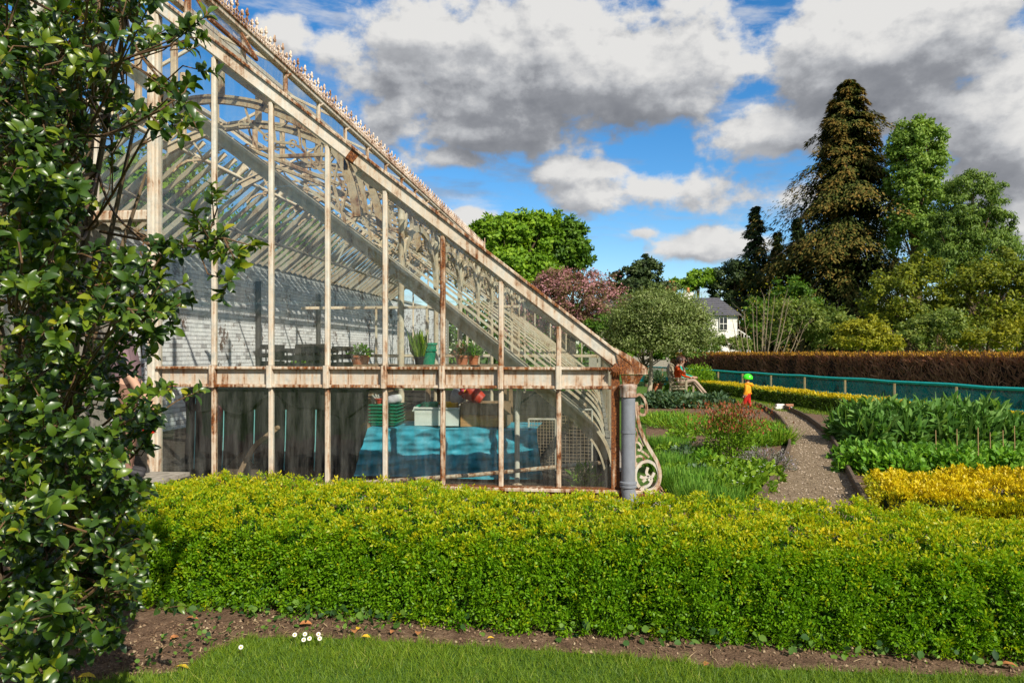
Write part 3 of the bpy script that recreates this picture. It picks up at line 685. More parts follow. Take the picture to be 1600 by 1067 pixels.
me = bpy.data.meshes.new('brickwork'); me.from_pydata(X.tolist(), [], fs.tolist()); a_ = me.attributes.new('rnd', 'FLOAT', 'POINT'); a_.data.foreach_set('value', np.repeat(np.array(br_), 8).astype(np.float32))
link('brickwork', me, M['brick'], BW)['kind'] = 'stuff'
# wall plate and dark pipes on the wall
for y in (17.5, 21.5): MB().tube([(XW + .08, y, .4), (XW + .08, y, 3.3)], .07, 8).build('wall_pipe', plain('dark_pipe', (.03, .028, .026), .7), BW, True)
# ---------------------------------------------------------------- hedges
def leaf_box(p0, p1, half, h, n, zmin=0., yaw_noise=.05, sides=('top', 'front', 'back', 'ends'), seed=1, weights=None):
    """points and outward normals on a clipped hedge running p0 -> p1 (half width, height), edges rounded, lumpy"""
    p0 = np.array(p0)[:2]; p1 = np.array(p1)[:2]; dv = p1 - p0; Ln = np.linalg.norm(dv); t = dv / Ln; s = np.array([t[1], -t[0]])
    if isinstance(half, tuple): h0, h1 = half
    else: h0 = h1 = half
    per = np.array([2 * (h0 + h1) / 2, h, h * .5]); pr = per / per.sum() if weights is None else np.array(weights) / sum(weights)
    which = RNG.choice(3, n, p=pr); u = RNG.random(n); hw = h0 + (h1 - h0) * u
    a = RNG.uniform(-1, 1, n); z = RNG.uniform(zmin, 1, n)
    x = np.where(which == 0, a, np.where(which == 1, 1., -1.)); zz = np.where(which == 0, 1., z)
    # rounded section: push the square section towards a superellipse
    c = np.stack([x, np.clip(zz, 0, 1)], 1)
    e = 5.0; rad = (np.abs(c[:, 0])**e + np.abs(c[:, 1])**e)**(1 / e)
    c = c / np.maximum(rad, 1)[:, None] if False else c * (1 / np.maximum(rad, 1e-3))[:, None]**.999
    nx = np.sign(c[:, 0]) * np.abs(c[:, 0])**(e - 1) / np.maximum(hw, .05); nz = np.abs(c[:, 1])**(e - 1) / h
    nn = np.sqrt(nx**2 + nz**2) + 1e-6; nx, nz = nx / nn, nz / nn
    base = p0 + (u * Ln)[:, None] * t
    P = np.zeros((n, 3)); P[:, :2] = base + (c[:, 0] * hw)[:, None] * s; P[:, 2] = c[:, 1] * h
    N = np.zeros((n, 3)); N[:, :2] = nx[:, None] * s; N[:, 2] = nz
    # both ends of the hedge
    ne = max(200, int(n * .05)); ie = RNG.choice(n, ne, replace=False); sg = RNG.choice([0., 1.], ne); ca = RNG.uniform(-.96, .96, ne); cz = RNG.random(ne)**.8 * .97
    hwE = h0 + (h1 - h0) * sg; blg = .06 * np.sqrt(np.clip(1 - ca**2, 0, 1)); sgn = 2 * sg - 1
    P[ie, :2] = p0 + (sg * Ln + sgn * blg)[:, None] * t + (ca * hwE)[:, None] * s; P[ie, 2] = cz * h; N[ie, :2] = sgn[:, None] * t + (ca * .25)[:, None] * s; N[ie, 2] = .15
    lump = wob(P, 5, seed) * yaw_noise + wob(P, 15, seed + 1) * yaw_noise * .75 + wob(P, 38, seed + 2) * yaw_noise * .6
    P = P + N * lump[:, None]; P[:, 2] = np.maximum(P[:, 2], .01)
    return P, N, which, z
def hedge_core(p0, p1, half, h, mat, parent, z0=.0):
    p0, p1 = Vector((p0[0], p0[1], 0)), Vector((p1[0], p1[1], 0)); t = (p1 - p0).normalized(); s = Vector((t.y, -t.x, 0))
    if not isinstance(half, tuple): half = (half, half)
    m = MB(); k = 24; vs = []
    for i in range(k + 1):
        c = p0.lerp(p1, i / k); w = half[0] + (half[1] - half[0]) * i / k
        for a, b in ((-1, 0), (-1, .85), (-.8, 1), (.8, 1), (1, .85), (1, 0)): vs.append(c + s * w * a + Vector((0, 0, z0 + (h - z0) * b)))
    fs = [(i*6+j, i*6+j+1, i*6+7+j, i*6+6+j) for i in range(k) for j in range(5)] + [tuple(range(6)), tuple(range(k*6, k*6+6))]
    m.add(vs, fs); return m.build('core', mat, parent, True)
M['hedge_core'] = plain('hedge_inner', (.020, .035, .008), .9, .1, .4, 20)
M['box'] = leaf_mat('box_leaf', [(0, (.034, .115, .006)), (.35, (.095, .255, .008)), (.62, (.20, .36, .008)), (.8, (.42, .44, .008)), (1, (.62, .50, .012))], .45, .3, .38, 1.6)
M['gold'] = leaf_mat('golden_leaf', [(0, (.10, .17, .008)), (.3, (.32, .36, .008)), (.6, (.64, .50, .008)), (1, (.82, .62, .02))], .45, .3, .3, 1.3)
# the big clipped box hedge in the foreground; its front follows the soil strip
HF0, HF1 = gnd(150, 942), gnd(2050, 1068)               # foot of the front face
HB0, HB1 = Vector((HF0.x - .2, 5.72, 0)), Vector((HF1.x + .2, 4.56, 0))
ha, hb = (HF0 + HB0) / 2, (HF1 + HB1) / 2
hw0, hw1 = (HB0 - HF0).length / 2 * .97, (HB1 - HF1).length / 2 * .97
HH = .555
BH = empty('box_hedge', (0, 4.6, 0), 'broad clipped box hedge with yellow-green tips across the foreground', 'hedge')
hedge_core(ha, hb, (hw0 - .15, hw1 - .15), HH - .14, M['hedge_core'], BH)
n = 95000                                              # the shaded leaves that fill the hedge
P, N, which, z = leaf_box(ha, hb, (hw0, hw1), HH, n, .03, .055, seed=11, weights=[.42, .54, .04])
depth = .03 + RNG.random(n)**1.3 * .09; P = P - N * depth[:, None]; keep = wob(P, 21, 31) > -.62; P, N = P[keep], N[keep]; n = len(P)
P[:, 2] = np.maximum(P[:, 2], .02)
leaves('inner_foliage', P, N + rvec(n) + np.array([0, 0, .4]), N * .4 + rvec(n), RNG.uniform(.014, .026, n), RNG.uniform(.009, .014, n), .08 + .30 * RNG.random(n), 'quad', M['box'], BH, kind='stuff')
nc = 5600; per = 30                                    # sprigs: domes of leaves round each shoot tip
C, CN, which, z = leaf_box(ha, hb, (hw0, hw1), HH, nc, .02, .055, seed=11, weights=[.42, .54, .04])
keep = wob(C, 19, 33) > -.70; C, CN = C[keep], CN[keep]; nc = len(C)
C = C + CN * (RNG.normal(size=nc) * .016 - .012)[:, None]; CR = RNG.uniform(.026, .056, nc); tone = RNG.random(nc); hz = wob(C, 6, 5) * .5 + .5
idx = np.repeat(np.arange(nc), per); n = len(idx); dr = unit(rvec(n) + CN[idx] * .75 + np.array([0, 0, .45])); rr_ = RNG.random(n)**.55
P = C[idx] + dr * (rr_ * CR[idx])[:, None]; P[:, 2] = np.maximum(P[:, 2], .015)
up_ = np.clip(CN[idx][:, 2], 0, 1)
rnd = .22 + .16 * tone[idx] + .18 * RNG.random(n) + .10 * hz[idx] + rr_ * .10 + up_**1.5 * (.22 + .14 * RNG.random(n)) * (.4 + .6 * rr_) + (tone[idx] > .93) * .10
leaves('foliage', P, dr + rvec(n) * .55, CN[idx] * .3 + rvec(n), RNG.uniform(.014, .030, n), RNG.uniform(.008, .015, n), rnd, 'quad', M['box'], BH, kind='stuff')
# upright shoots breaking the clipped line
n = 5200; P, N, which, z = leaf_box(ha, hb, (hw0, hw1), HH, n, .3, .062, seed=11, weights=[.8, .2, 0])
k = 7; PP = []; AA = []; RR = []
ln = RNG.uniform(.02, .065, n)
ax = unit(N * .5 + np.array([0, 0, 1.]) + rvec(n) * .3)
for j in range(k):
    PP.append(P + ax * (ln * j / (k - 1))[:, None] - N * .01); AA.append(unit(ax * .8 + rvec(n) * .9)); RR.append(.42 + .32 * RNG.random(n) + .03 * j)
leaves('shoot', np.concatenate(PP), np.concatenate(AA), rvec(n * k), RNG.uniform(.013, .022, n * k), RNG.uniform(.007, .011, n * k), np.concatenate(RR), 'quad', M['box'], BH, kind='stuff')

def small_hedge(name, label, p0, p1, half, h, n, mat, tmpl='quad', L=(.03, .05), topgold=.5, noise_=.05, base=.2):
    c = (Vector(p0) + Vector(p1)) / 2; H = empty(name, (c.x, c.y, 0), label, 'hedge')
    hedge_core(Vector(p0).lerp(Vector(p1), .01), p1, half - .14, h - .13, M['hedge_core'], H)
    P, N, w, z = leaf_box(p0, p1, half, h, n, .02, noise_, seed=n % 97)
    dp = RNG.random(n)**1.5 * .06; P = P - N * dp[:, None]
    A = N + rvec(n) * .9 + np.array([0, 0, .5])
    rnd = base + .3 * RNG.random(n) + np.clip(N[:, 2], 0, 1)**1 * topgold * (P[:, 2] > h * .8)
    leaves('foliage', P, A, N * .5 + rvec(n), RNG.uniform(*L, n), RNG.uniform(L[0] * .5, L[1] * .55, n), rnd, tmpl, mat, H, kind='stuff')
    return H
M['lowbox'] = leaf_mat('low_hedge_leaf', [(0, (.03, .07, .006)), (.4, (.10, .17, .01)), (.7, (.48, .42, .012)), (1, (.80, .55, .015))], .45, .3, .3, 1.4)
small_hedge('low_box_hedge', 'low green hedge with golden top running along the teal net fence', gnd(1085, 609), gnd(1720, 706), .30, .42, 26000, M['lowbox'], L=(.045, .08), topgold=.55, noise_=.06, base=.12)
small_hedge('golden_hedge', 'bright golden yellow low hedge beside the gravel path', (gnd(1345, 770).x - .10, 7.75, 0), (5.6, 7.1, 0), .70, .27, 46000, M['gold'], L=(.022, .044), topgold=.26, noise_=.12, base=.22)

# ---------------------------------------------------------------- net fence and brown hedge behind it
FA = Vector((*far(1000, 571, 39)[:2], 0)); FB = Vector((*far(1690, 613.5, .75 * F / 63.5)[:2], 0))
fl = FB - FA; ft = fl.normalized(); fn = Vector((-ft.y, ft.x, 0))
if fn.y < 0: fn = -fn
NF = empty('net_fence', (*((FA + FB) / 2)[:2], 0), 'low teal net fence on wooden posts in front of brown hedge', 'fence')
M['bare_bark'] = plain('bare_shrub_bark', (.24, .19, .12), .9, .2, .25, 12); M['rope'] = plain('teal_rope', (.008, .42, .38), .6, .3, .1)
M['post_wood'] = plain('fence_post', (.34, .22, .09), .8, .2, .2)
def net_mat(name, dens, col):
    m, nt, o = newmat(name); geo = nd(nt, 'ShaderNodeNewGeometry').outputs['Position']
    t = nd(nt, 'ShaderNodeBsdfTransparent'); d_ = nd(nt, 'ShaderNodeBsdfDiffuse'); d_.inputs[0].default_value = (*col, 1)
    tr = nd(nt, 'ShaderNodeBsdfTranslucent'); tr.inputs[0].default_value = (*col, 1)
    a = nd(nt, 'ShaderNodeMixShader'); a.inputs[0].default_value = .35; nt.links.new(d_.outputs[0], a.inputs[1]); nt.links.new(tr.outputs[0], a.inputs[2])
    n1 = noise(nt, 3, 4, .6, geo); f = mth(nt, 'ADD', mth(nt, 'MULTIPLY', mth(nt, 'SUBTRACT', n1, .5), .5), dens, clamp=True)
    mx = nd(nt, 'ShaderNodeMixShader'); nt.links.new(f, mx.inputs[0]); nt.links.new(t.outputs[0], mx.inputs[1]); nt.links.new(a.outputs[0], mx.inputs[2]); nt.links.new(mx.outputs[0], o.inputs[0]); return m
M['net'] = net_mat('fine_net', .40, (.010, .26, .26)); M['net2'] = net_mat('doubled_net', .9, (.012, .44, .48))
FHT = .80; kf = 60
def net_strip(name, z0, z1, mat, off):
    m = MB(); vs = []
    for i in range(kf + 1):
        p = FA + fl * (i / kf); sag = .012 * math.sin(i * 1.9) + .02 * math.sin(i * .7)
        vs += [p - fn * (off + sag) + Vector((0, 0, z0)), p - fn * off + Vector((0, 0, z1))]
    m.add(vs, [(2*i, 2*i+2, 2*i+3, 2*i+1) for i in range(kf)]); m.build(name, mat, NF)
net_strip('net', .02, FHT, M['net'], .05); net_strip('net_skirt', .01, .40, M['net2'], .07)
MB().tube([FA + fl * (i / 24) - fn * .05 + Vector((0, 0, FHT + .012 * math.sin(i * 2.2))) for i in range(25)], .04, 6).build('top_rope', M['rope'], NF, True)
for i in range(12):
    t = (i + .5) / 12; p = FA + fl * t + fn * .06; MB().lathe([(.04, 0), (.04, FHT - .06), (.025, FHT - .02)], (p.x, p.y, 0), 8).build('post', M['post_wood'], NF, True)
BR = empty('brown_hedge', (*((FA + FB) / 2 + fn * 2.4)[:2], 0), 'cut-back conifer hedge, bare brown twigs below a thin orange-green top', 'hedge')
b0 = FA - fl * .10 + fn * 3.2; b1 = FB + fn * 2.6 + ft * 2
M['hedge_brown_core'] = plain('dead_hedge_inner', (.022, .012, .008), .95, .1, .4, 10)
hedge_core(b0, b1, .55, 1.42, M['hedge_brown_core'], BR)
M['deadtwig'] = leaf_mat('dead_twig', [(0, (.08, .034, .022)), (.4, (.29, .125, .070)), (.75, (.50, .25, .145)), (1, (.68, .44, .30))], .8, .2, .1, 1.)
n = 22000; u = RNG.random(n); bl = np.array(b1 - b0); nb_ = np.array(b0) + u[:, None] * bl; sdir = -np.array(fn)
cl = wob(nb_, 4.5, 3) * .5 + .5
P = nb_ + sdir * (.44 + .24 * RNG.random(n) * cl + .08 * wob(nb_, 11, 6))[:, None]; P[:, 2] = RNG.random(n) * 1.35
A = np.array([0, 0, 1.]) * (RNG.uniform(.2, 1.2, n))[:, None] + np.array(ft) * (RNG.normal(size=n) * .55)[:, None] + sdir * RNG.uniform(-.1, .55, n)[:, None]
leaves('bare_twigs', P, A, sdir + rvec(n) * .5, RNG.uniform(.12, .42, n), RNG.uniform(.012, .05, n), np.clip(.25 * RNG.random(n) + .6 * cl * RNG.random(n) + .1, 0, 1), 'blade', M['deadtwig'], BR, kind='stuff')
M['hedgetop'] = leaf_mat('hedge_top_leaf', [(0, (.14, .09, .01)), (.5, (.42, .19, .015)), (1, (.56, .34, .03))], .6, .2, .2, 1.1)
n = 16000; u = RNG.random(n); P = np.array(b0) + u[:, None] * bl + sdir * RNG.uniform(-.6, .62, n)[:, None]; P[:, 2] = 1.40 + RNG.random(n)**1.5 * .12 + wob(P, 2, 8) * .03
leaves('green_top', P, rvec(n) + np.array([0, 0, .6]), rvec(n), RNG.uniform(.05, .11, n), RNG.uniform(.02, .05, n), RNG.random(n), 'quad', M['hedgetop'], BR, kind='stuff')

# ---------------------------------------------------------------- trees
def crown_pts(blobs, n, clump=.22, shell=.55):
    """leaf positions in ellipsoids, gathered into clumps; normals point out of the clump"""
    vol = np.array([b[3] * b[4] * b[5] for b in blobs])**.67; which = RNG.choice(len(blobs), n, p=vol / vol.sum())
    P = np.zeros((n, 3)); N = np.zeros((n, 3)); V = np.zeros(n)
    for i, b in enumerate(blobs):
        idx = np.where(which == i)[0]
        if len(idx) == 0: continue
        R = np.array(b[3:6]); nc = max(14, int(len(idx) / 55)); d_ = rvec(nc); d_[:, 2] = np.where(d_[:, 2] < -.45, -d_[:, 2], d_[:, 2])
        rr = shell + (1 - shell) * RNG.random(nc)**.5; rr = rr * (1 + .12 * RNG.normal(size=nc))
        cc = np.array(b[:3]) + d_ * rr[:, None] * R; cr = clump * R.mean() * RNG.uniform(.6, 1.35, nc)
        pick = RNG.integers(0, nc, len(idx)); dd_ = rvec(len(idx)); q = RNG.random(len(idx))**.45
        off = dd_ * (q * cr[pick])[:, None]; off[:, 2] *= .72
        P[idx] = cc[pick] + off; N[idx] = dd_ * .7 + d_[pick] * .5 + np.array([0, 0, .35]); V[idx] = RNG.random(nc)[pick] * .5 + RNG.random(len(idx)) * .5
    return P, N, V
def px_blobs(dist, lst, depth=1.0):
    out = []
    for (x, y, rx, ry) in lst:
        c = far(x, y, dist); k = dist / F; out.append((c.x, c.y, c.z, rx * k, rx * k * depth, ry * k))
    return out
def tree(name, label, dist, lst, mat, n, leaf, trunk_px=None, trunk_r=.3, bark='bark', group=None, cat='tree', clump=.22, shell=.55, droop=0., aspect=.6, limbs=True):
    bl = px_blobs(dist, lst); cx = trunk_px if trunk_px is not None else lst[0][0]
    b = far(cx, HOR, dist); T = empty(name, (b.x, b.y, 0), label, cat, group)
    top = max(q[2] for q in bl); m = MB(); base = Vector((b.x, b.y, -.1)); c0 = Vector(bl[0][:3])
    tp = Vector((c0.x * .6 + b.x * .4, c0.y, top)); pts = [base, base.lerp(tp, .3) + Vector((trunk_r * .6, 0, 0)), base.lerp(tp, .65) - Vector((trunk_r * .5, 0, 0)), tp]
    m.tube(pts, [trunk_r * 1.25, trunk_r, trunk_r * .7, trunk_r * .25], 9); tr_ = m.build('trunk', M[bark], T, True)
    if limbs:
        for q in bl:
            for j in range(4):
                dv = Vector(rvec(1)[0]); e = Vector(q[:3]) + Vector((dv.x * q[3], dv.y * q[4], abs(dv.z) * q[5])) * .75
                f_ = .35 + .4 * random.random(); s_ = base.lerp(tp, f_ * min(1, max(.3, e.z / max(top, .1)) ))
                mid = s_.lerp(e, .5) + Vector((0, 0, .1 * (e - s_).length)); MB().tube([s_, mid, e], [trunk_r * .42, trunk_r * .25, trunk_r * .06], 6).build('limb', M[bark], tr_, True)
    P, N, V = crown_pts(bl, n, clump, shell); A = rvec(n) + np.array([0, 0, -droop])
    P[:, 2] = np.maximum(P[:, 2], .05)
    leaves('crown', P, A, N + rvec(n) * .35, leaf * RNG.uniform(.7, 1.35, n), leaf * aspect * RNG.uniform(.7, 1.3, n), V, 'quad', mat, T, kind='stuff')
    return T
def gm_(name, a, b, c, trans=.3): return leaf_mat(name, [(0, a), (.5, b), (1, c)], .55, .25, trans, 1.5)
M['oak'] = gm_('oak_leaf', (.055, .115, .008), (.14, .27, .012), (.27, .40, .025)); M['oak2'] = gm_('dark_oak_leaf', (.028, .075, .008), (.08, .17, .012), (.16, .27, .022))
M['blossom'] = leaf_mat('blossom', [(0, (.075, .085, .018)), (.35, (.17, .13, .05)), (.6, (.34, .15, .15)), (1, (.58, .30, .32))], .6, .2, .3, 1.1)
M['bay'] = gm_('bay_leaf', (.05, .085, .016), (.16, .22, .050), (.38, .42, .18)); M['dconif'] = gm_('dark_conifer', (.018, .034, .012), (.045, .075, .020), (.09, .125, .032), .15)
M['poplar'] = gm_('poplar_leaf', (.08, .15, .016), (.18, .29, .040), (.31, .42, .08)); M['birch'] = gm_('birch_leaf', (.05, .10, .014), (.13, .21, .030), (.23, .32, .06))
M['shrub_y'] = gm_('yellow_green_shrub', (.09, .11, .008), (.24, .25, .012), (.42, .38, .022)); M['shrub_g'] = gm_('green_shrub', (.045, .08, .010), (.13, .19, .025), (.30, .34, .08))
M['shrub_o'] = gm_('olive_gold_shrub', (.05, .08, .007), (.155, .19, .012), (.32, .32, .020))
tree('oak_tree', 'broad bright green oak rising behind the greenhouse ridge', 58, [(800, 388, 62, 45), (828, 362, 52, 26), (772, 375, 40, 36), (790, 430, 80, 40)], M['oak'], 24000, .36, 800, .4)
tree('lime_tree', 'darker rounded tree to the right of the bright oak', 62, [(872, 385, 46, 42), (892, 405, 32, 34), (858, 420, 50, 40)], M['oak2'], 18000, .36, 875, .4)
tree('cherry_tree', 'spreading cherry tree covered in dull pink blossom', 36, [(900, 470, 76, 44), (850, 475, 50, 36), (945, 475, 40, 36), (875, 448, 45, 26), (900, 515, 70, 30), (800, 500, 40, 40)], M['blossom'], 26000, .12, 890, .18)
tree('bay_tree', 'round clipped evergreen tree on a thin trunk beside the bench', 23, [(1030, 512, 78, 58), (990, 525, 44, 42), (1070, 525, 44, 46), (1026, 490, 46, 36), (1020, 536, 74, 32), (1072, 520, 28, 32)], M['bay'], 52000, .085, 1012, .07, 'pale_bark', clump=.24, shell=.5, aspect=.45, limbs=False)
tree('dark_yew', 'small dark yew beyond the blossoming cherry', 66, [(985, 438, 30, 22), (1010, 428, 24, 22), (1000, 455, 45, 20)], M['dconif'], 8000, .3, 1000, .25)
tree('garden_shrub', 'golden leafed shrub behind the round clipped tree', 34, [(1066, 492, 16, 18), (1078, 506, 14, 16)], M['shrub_o'], 4000, .13, 1075, .08, cat='shrub')
tree('laurel_shrub', 'dense green laurel behind the bench and the round tree', 33, [(1000, 545, 50, 28), (1060, 548, 40, 22), (950, 535, 40, 40), (1100, 540, 30, 16)], M['oak2'], 14000, .14, 1010, .08, cat='shrub')
tree('distant_tree', 'distant light green trees left of the slate roofed house', 85, [(1095, 440, 30, 18), (1065, 450, 25, 14)], M['oak'], 5000, .35, 1090, .2)
tree('distant_dark_tree', 'dark round topped tree rising behind the slate roofed house', 84, [(1145, 435, 34, 28), (1165, 465, 40, 40), (1130, 460, 25, 25)], M['dconif'], 9000, .38, 1150, .3)
tree('poplar_tree', 'tall pale green poplar with upright branches', 70, [(1432, 245, 40, 55), (1445, 225, 26, 38), (1412, 235, 22, 36), (1432, 300, 42, 50), (1430, 370, 40, 60)], M['poplar'], 26000, .34, 1432, .35, clump=.20)
tree('birch_tree', 'weeping birch with drooping green crown right of the poplar', 62, [(1515, 320, 46, 50), (1550, 375, 34, 50), (1490, 370, 40, 50), (1525, 405, 60, 60), (1480, 420, 45, 50), (1570, 430, 30, 50)], M['birch'], 38000, .26, 1520, .3, droop=1.0, aspect=.45, clump=.2)
n = 30000; fa0, fb0 = np.array(far(560, 550, 92)), np.array(far(2100, 550, 88)); u = RNG.random(n); P = fa0 + (fb0 - fa0) * u[:, None]; P[:, 1] += RNG.uniform(-3, 5, n); hh = 7.0 + 1.6 * wob(P * [1, 0, 0], .35, 3) + .9 * wob(P * [1, 0, 0], 1.1, 4); P[:, 2] = RNG.random(n)**.8 * hh
leaves('far_wood', P, rvec(n), np.array([0, -.6, .5]) + rvec(n), RNG.uniform(.4, .9, n), RNG.uniform(.3, .6, n), RNG.random(n), 'quad', M['oak2'], None, kind='stuff')['label'] = 'far off wood closing the view behind the garden trees'
# shrub border before the trees
tree('house_hedge', 'clipped green hedge in front of the white house wall', 56, [(1140, 541, 34, 13), (1172, 541, 30, 13)], M['shrub_g'], 5000, .16, 1145, .06, cat='hedge', limbs=False)
tree('pale_flowering_shrub', 'green shrub dotted pale beside the bare branched bush', 40, [(1250, 510, 50, 40), (1290, 520, 40, 30)], M['shrub_g'], 10000, .16, 1255, .08, cat='shrub')
tree('yellow_shrub', 'bright yellow-green shrub rising just above the brown hedge', 34, [(1345, 530, 45, 30), (1380, 540, 30, 20)], M['shrub_y'], 8000, .14, 1350, .07, cat='shrub')
tree('young_maple', 'young maple with olive gold leaves below the birch, nearer the conifer', 44, [(1400, 470, 50, 50), (1440, 440, 40, 40), (1420, 510, 60, 40)], M['shrub_o'], 12000, .2, 1420, .15)
tree('golden_maple', 'maple with brassy new leaves at the right end of the border', 42, [(1540, 470, 60, 56), (1590, 450, 40, 60), (1500, 490, 46, 50), (1620, 480, 50, 70), (1560, 520, 80, 40)], M['shrub_o'], 18000, .2, 1545, .15)
tree('green_shrub', 'mid green shrub filling the border below the big conifer', 38, [(1470, 520, 50, 36), (1420, 535, 40, 24), (1310, 525, 40, 34)], M['shrub_g'], 10000, .16, 1460, .08, cat='shrub')
tree('corner_shrub', 'fresh green shrub above the brown hedge near the right edge', 36, [(1590, 530, 40, 30), (1540, 540, 40, 22), (1650, 525, 50, 40)], M['shrub_y'], 9000, .15, 1590, .08, cat='shrub')
tree('dark_shrub', 'dark evergreen bush behind the bare branched shrub', 46, [(1208, 500, 40, 38), (1238, 480, 36, 40), (1200, 530, 30, 18)], M['oak2'], 9000, .2, 1195, .1, cat='shrub')
# trees beyond the back wall, seen through the roof glass
for i, (x, y, r, h, lab) in enumerate([(-15, 16, 3.2, 7.5, 'leafy tree over the back wall nearest the door'), (-16, 24, 3.6, 8.5, 'leafy tree over the back wall midway along the greenhouse'), (-15, 33, 3.8, 8, 'leafy tree over the back wall at the far end')]):
    T = empty('wall_tree', (x, y, 0), lab, 'tree', 'trees beyond the back wall')
    MB().tube([(x, y, -.1), (x + .1, y, h * .5), (x, y, h * .9)], [.3, .22, .08], 8).build('trunk', M['bark'], T, True)
    bl = [(x, y, h * .72, r, r, h * .3), (x + r * .5, y - r * .6, h * .62, r * .6, r * .6, r * .6), (x - r*.2, y + r * .6, h * .62, r * .7, r * .7, r * .7)]
    P, N, V = crown_pts(bl, 11000, .2, .5); leaves('crown', P, rvec(11000), N, RNG.uniform(.14, .3, 11000), RNG.uniform(.1, .18, 11000), V, 'quad', M['oak'], T, kind='stuff')

def conifer(name, label, dist, px, ytop, ybot, halfw, mats, n, leaf, ragged=.25, group=None, droop=.35, dark=0.):
    b = far(px, HOR, dist); k = dist / F; zt = CAMZ + (HOR - ytop) * k; zb = max(.3, CAMZ + (HOR - ybot) * k); R = halfw * k
    T = empty(name, (b.x, b.y, 0), label, 'tree', group)
    tk = MB().tube([(b.x, b.y, -.1), (b.x, b.y, zt * .6), (b.x + R * .02, b.y, zt)], [R * .07 + .08, R * .045 + .04, .02], 8).build('trunk', M['bark'], T, True)
    nbr = int(60 + 2.2 * (zt - zb) * 9); P = []; A = []; N = []; V = []; per = n // nbr
    limb = MB()
    for i in range(nbr):
        f = (i + random.random()) / nbr; z = zb + (zt - zb) * f
        prof = ((1 - f)**.80 * (1 - .35 * max(0, f - .6)) ) * (1 + .20 * math.sin(f * 17 + px) + .14 * math.sin(f * 41 + px))
        r = R * prof * (1 + ragged * random.gauss(0, 1)) + .16 * R * (random.random() < .22) * (1 - f * .6); r = max(r, .10 + R * .04)
        a = random.random() * 2 * math.pi; d_ = np.array([math.cos(a), math.sin(a), 0.]); s = np.array([-d_[1], d_[0], 0.])
        upl = .25 * r * (1 if f > .5 else .3)
        t = RNG.random(per)**.62; w = (.10 + .22 * (1 - t)) * r * 1.1 + .05
        lat = RNG.normal(size=per) * w * .55
        q = np.array([b.x, b.y, z]) + d_ * (t * r)[:, None] + s * lat[:, None]
        q[:, 2] += upl * np.sin(t * 2.2) - droop * r * t**2 - np.abs(lat) * .45 - RNG.random(per) * .14 * r
        P.append(q); A.append(d_ * .7 + s * np.sign(lat)[:, None] * .5 + np.array([0, 0, -.55]) + rvec(per) * .35); N.append(np.array([0, 0, 1.]) + d_ * .5 + rvec(per) * .4)
        V.append(np.clip((t - .52) * .9 + RNG.random(per) * .35 + dark * (f - .5), 0, 1))
        if i % 6 == 0 and f < .9: limb.tube([(b.x, b.y, z), tuple(np.array([b.x, b.y, z + upl * .8]) + d_ * r * .5), tuple(np.array([b.x, b.y, z + upl * .8 - droop * r * .8]) + d_ * r * .9)], [.05, .035, .012], 4)
    limb.build('limbs', M['bark'], tk)
    P = np.concatenate(P); m_ = len(P); P[:, 2] = np.maximum(P[:, 2], .1)
    leaves('crown', P, np.concatenate(A), np.concatenate(N), leaf * RNG.uniform(.6, 1.4, m_), leaf * .42 * RNG.uniform(.7, 1.3, m_), np.concatenate(V), 'quad', mats, T, kind='stuff')
    return T
M['brownconif'] = leaf_mat('brown_tipped_conifer', [(0, (.022, .038, .008)), (.35, (.068, .090, .016)), (.58, (.15, .115, .024)), (.82, (.28, .155, .034)), (1, (.44, .26, .07))], .7, .15, .15, 1.1)
conifer('great_conifer', 'tallest conifer, ragged with rusty brown tipped branches', 76, 1325, 126, 545, 142, M['brownconif'], 115000, .42, .27, droop=.34, dark=.15)
conifer('slim_conifer', 'dark slim spruce left of the great conifer, tallest of the small spruces', 86, 1180, 322, 545, 48, M['dconif'], 11000, .46, .2, 'dark spruces behind the border', .2)
conifer('short_conifer', 'shortest small dark spruce between the slim spruce and the great conifer', 88, 1215, 362, 545, 34, M['dconif'], 7000, .46, .2, 'dark spruces behind the border', .2)
conifer('shaded_conifer', 'dark spruce standing close against the left side of the great conifer', 87, 1246, 340, 545, 44, M['dconif'], 10000, .46, .2, 'dark spruces behind the border', .2)
conifer('distant_spruce', 'small pointed spruce on the skyline left of the house chimneys', 70, 1008, 396, 520, 26, M['dconif'], 5000, .3, .25, None, .2)
conifer('left_top', 'second leaning top rising beside the tip of the great conifer', 77, 1302, 160, 420, 50, M['brownconif'], 7000, .5, .3, None, .4)
# bare branched shrub
bb = far(1190, 550, 38); BS = empty('bare_shrub', (bb.x, bb.y, 0), 'leafless pale grey shrub with many upright branches before the house', 'shrub')
for i in range(17):
    a = -1 + 2 * i / 16 + random.uniform(-.08, .08); e = far(1198 + a * 62, 448 + abs(a)**1.7 * 52 + random.uniform(-6, 22), 38 + random.uniform(-1, 1)); s_ = Vector((bb.x + a * .12, bb.y, 0)); mid = s_.lerp(e, .45) + Vector((a * .35, 0, .05 - .25 * abs(a)))
    pts = smooth_line([s_, mid, e], 4); m = MB().tube(pts, list(np.linspace(.042, .008, len(pts))), 5)
    for j in range(6):
        q = pts[random.randint(4, len(pts) - 1)]; m.tube([q, q + Vector((random.uniform(-.5, .5) + a * .2, random.uniform(-.3, .3), random.uniform(.15, .6)))], [.010, .004], 4)
    m.build('branch', M['bare_bark'], BS, True)
n = 260; P = np.array([list(far(1198 + random.gauss(0, 36), 480 + random.gauss(0, 22), 38 + random.uniform(-1, 1))) for _ in range(n)]); leaves('buds', P, rvec(n), rvec(n), .10, .06, RNG.random(n), 'quad', M['shrub_y'], BS, kind='stuff')

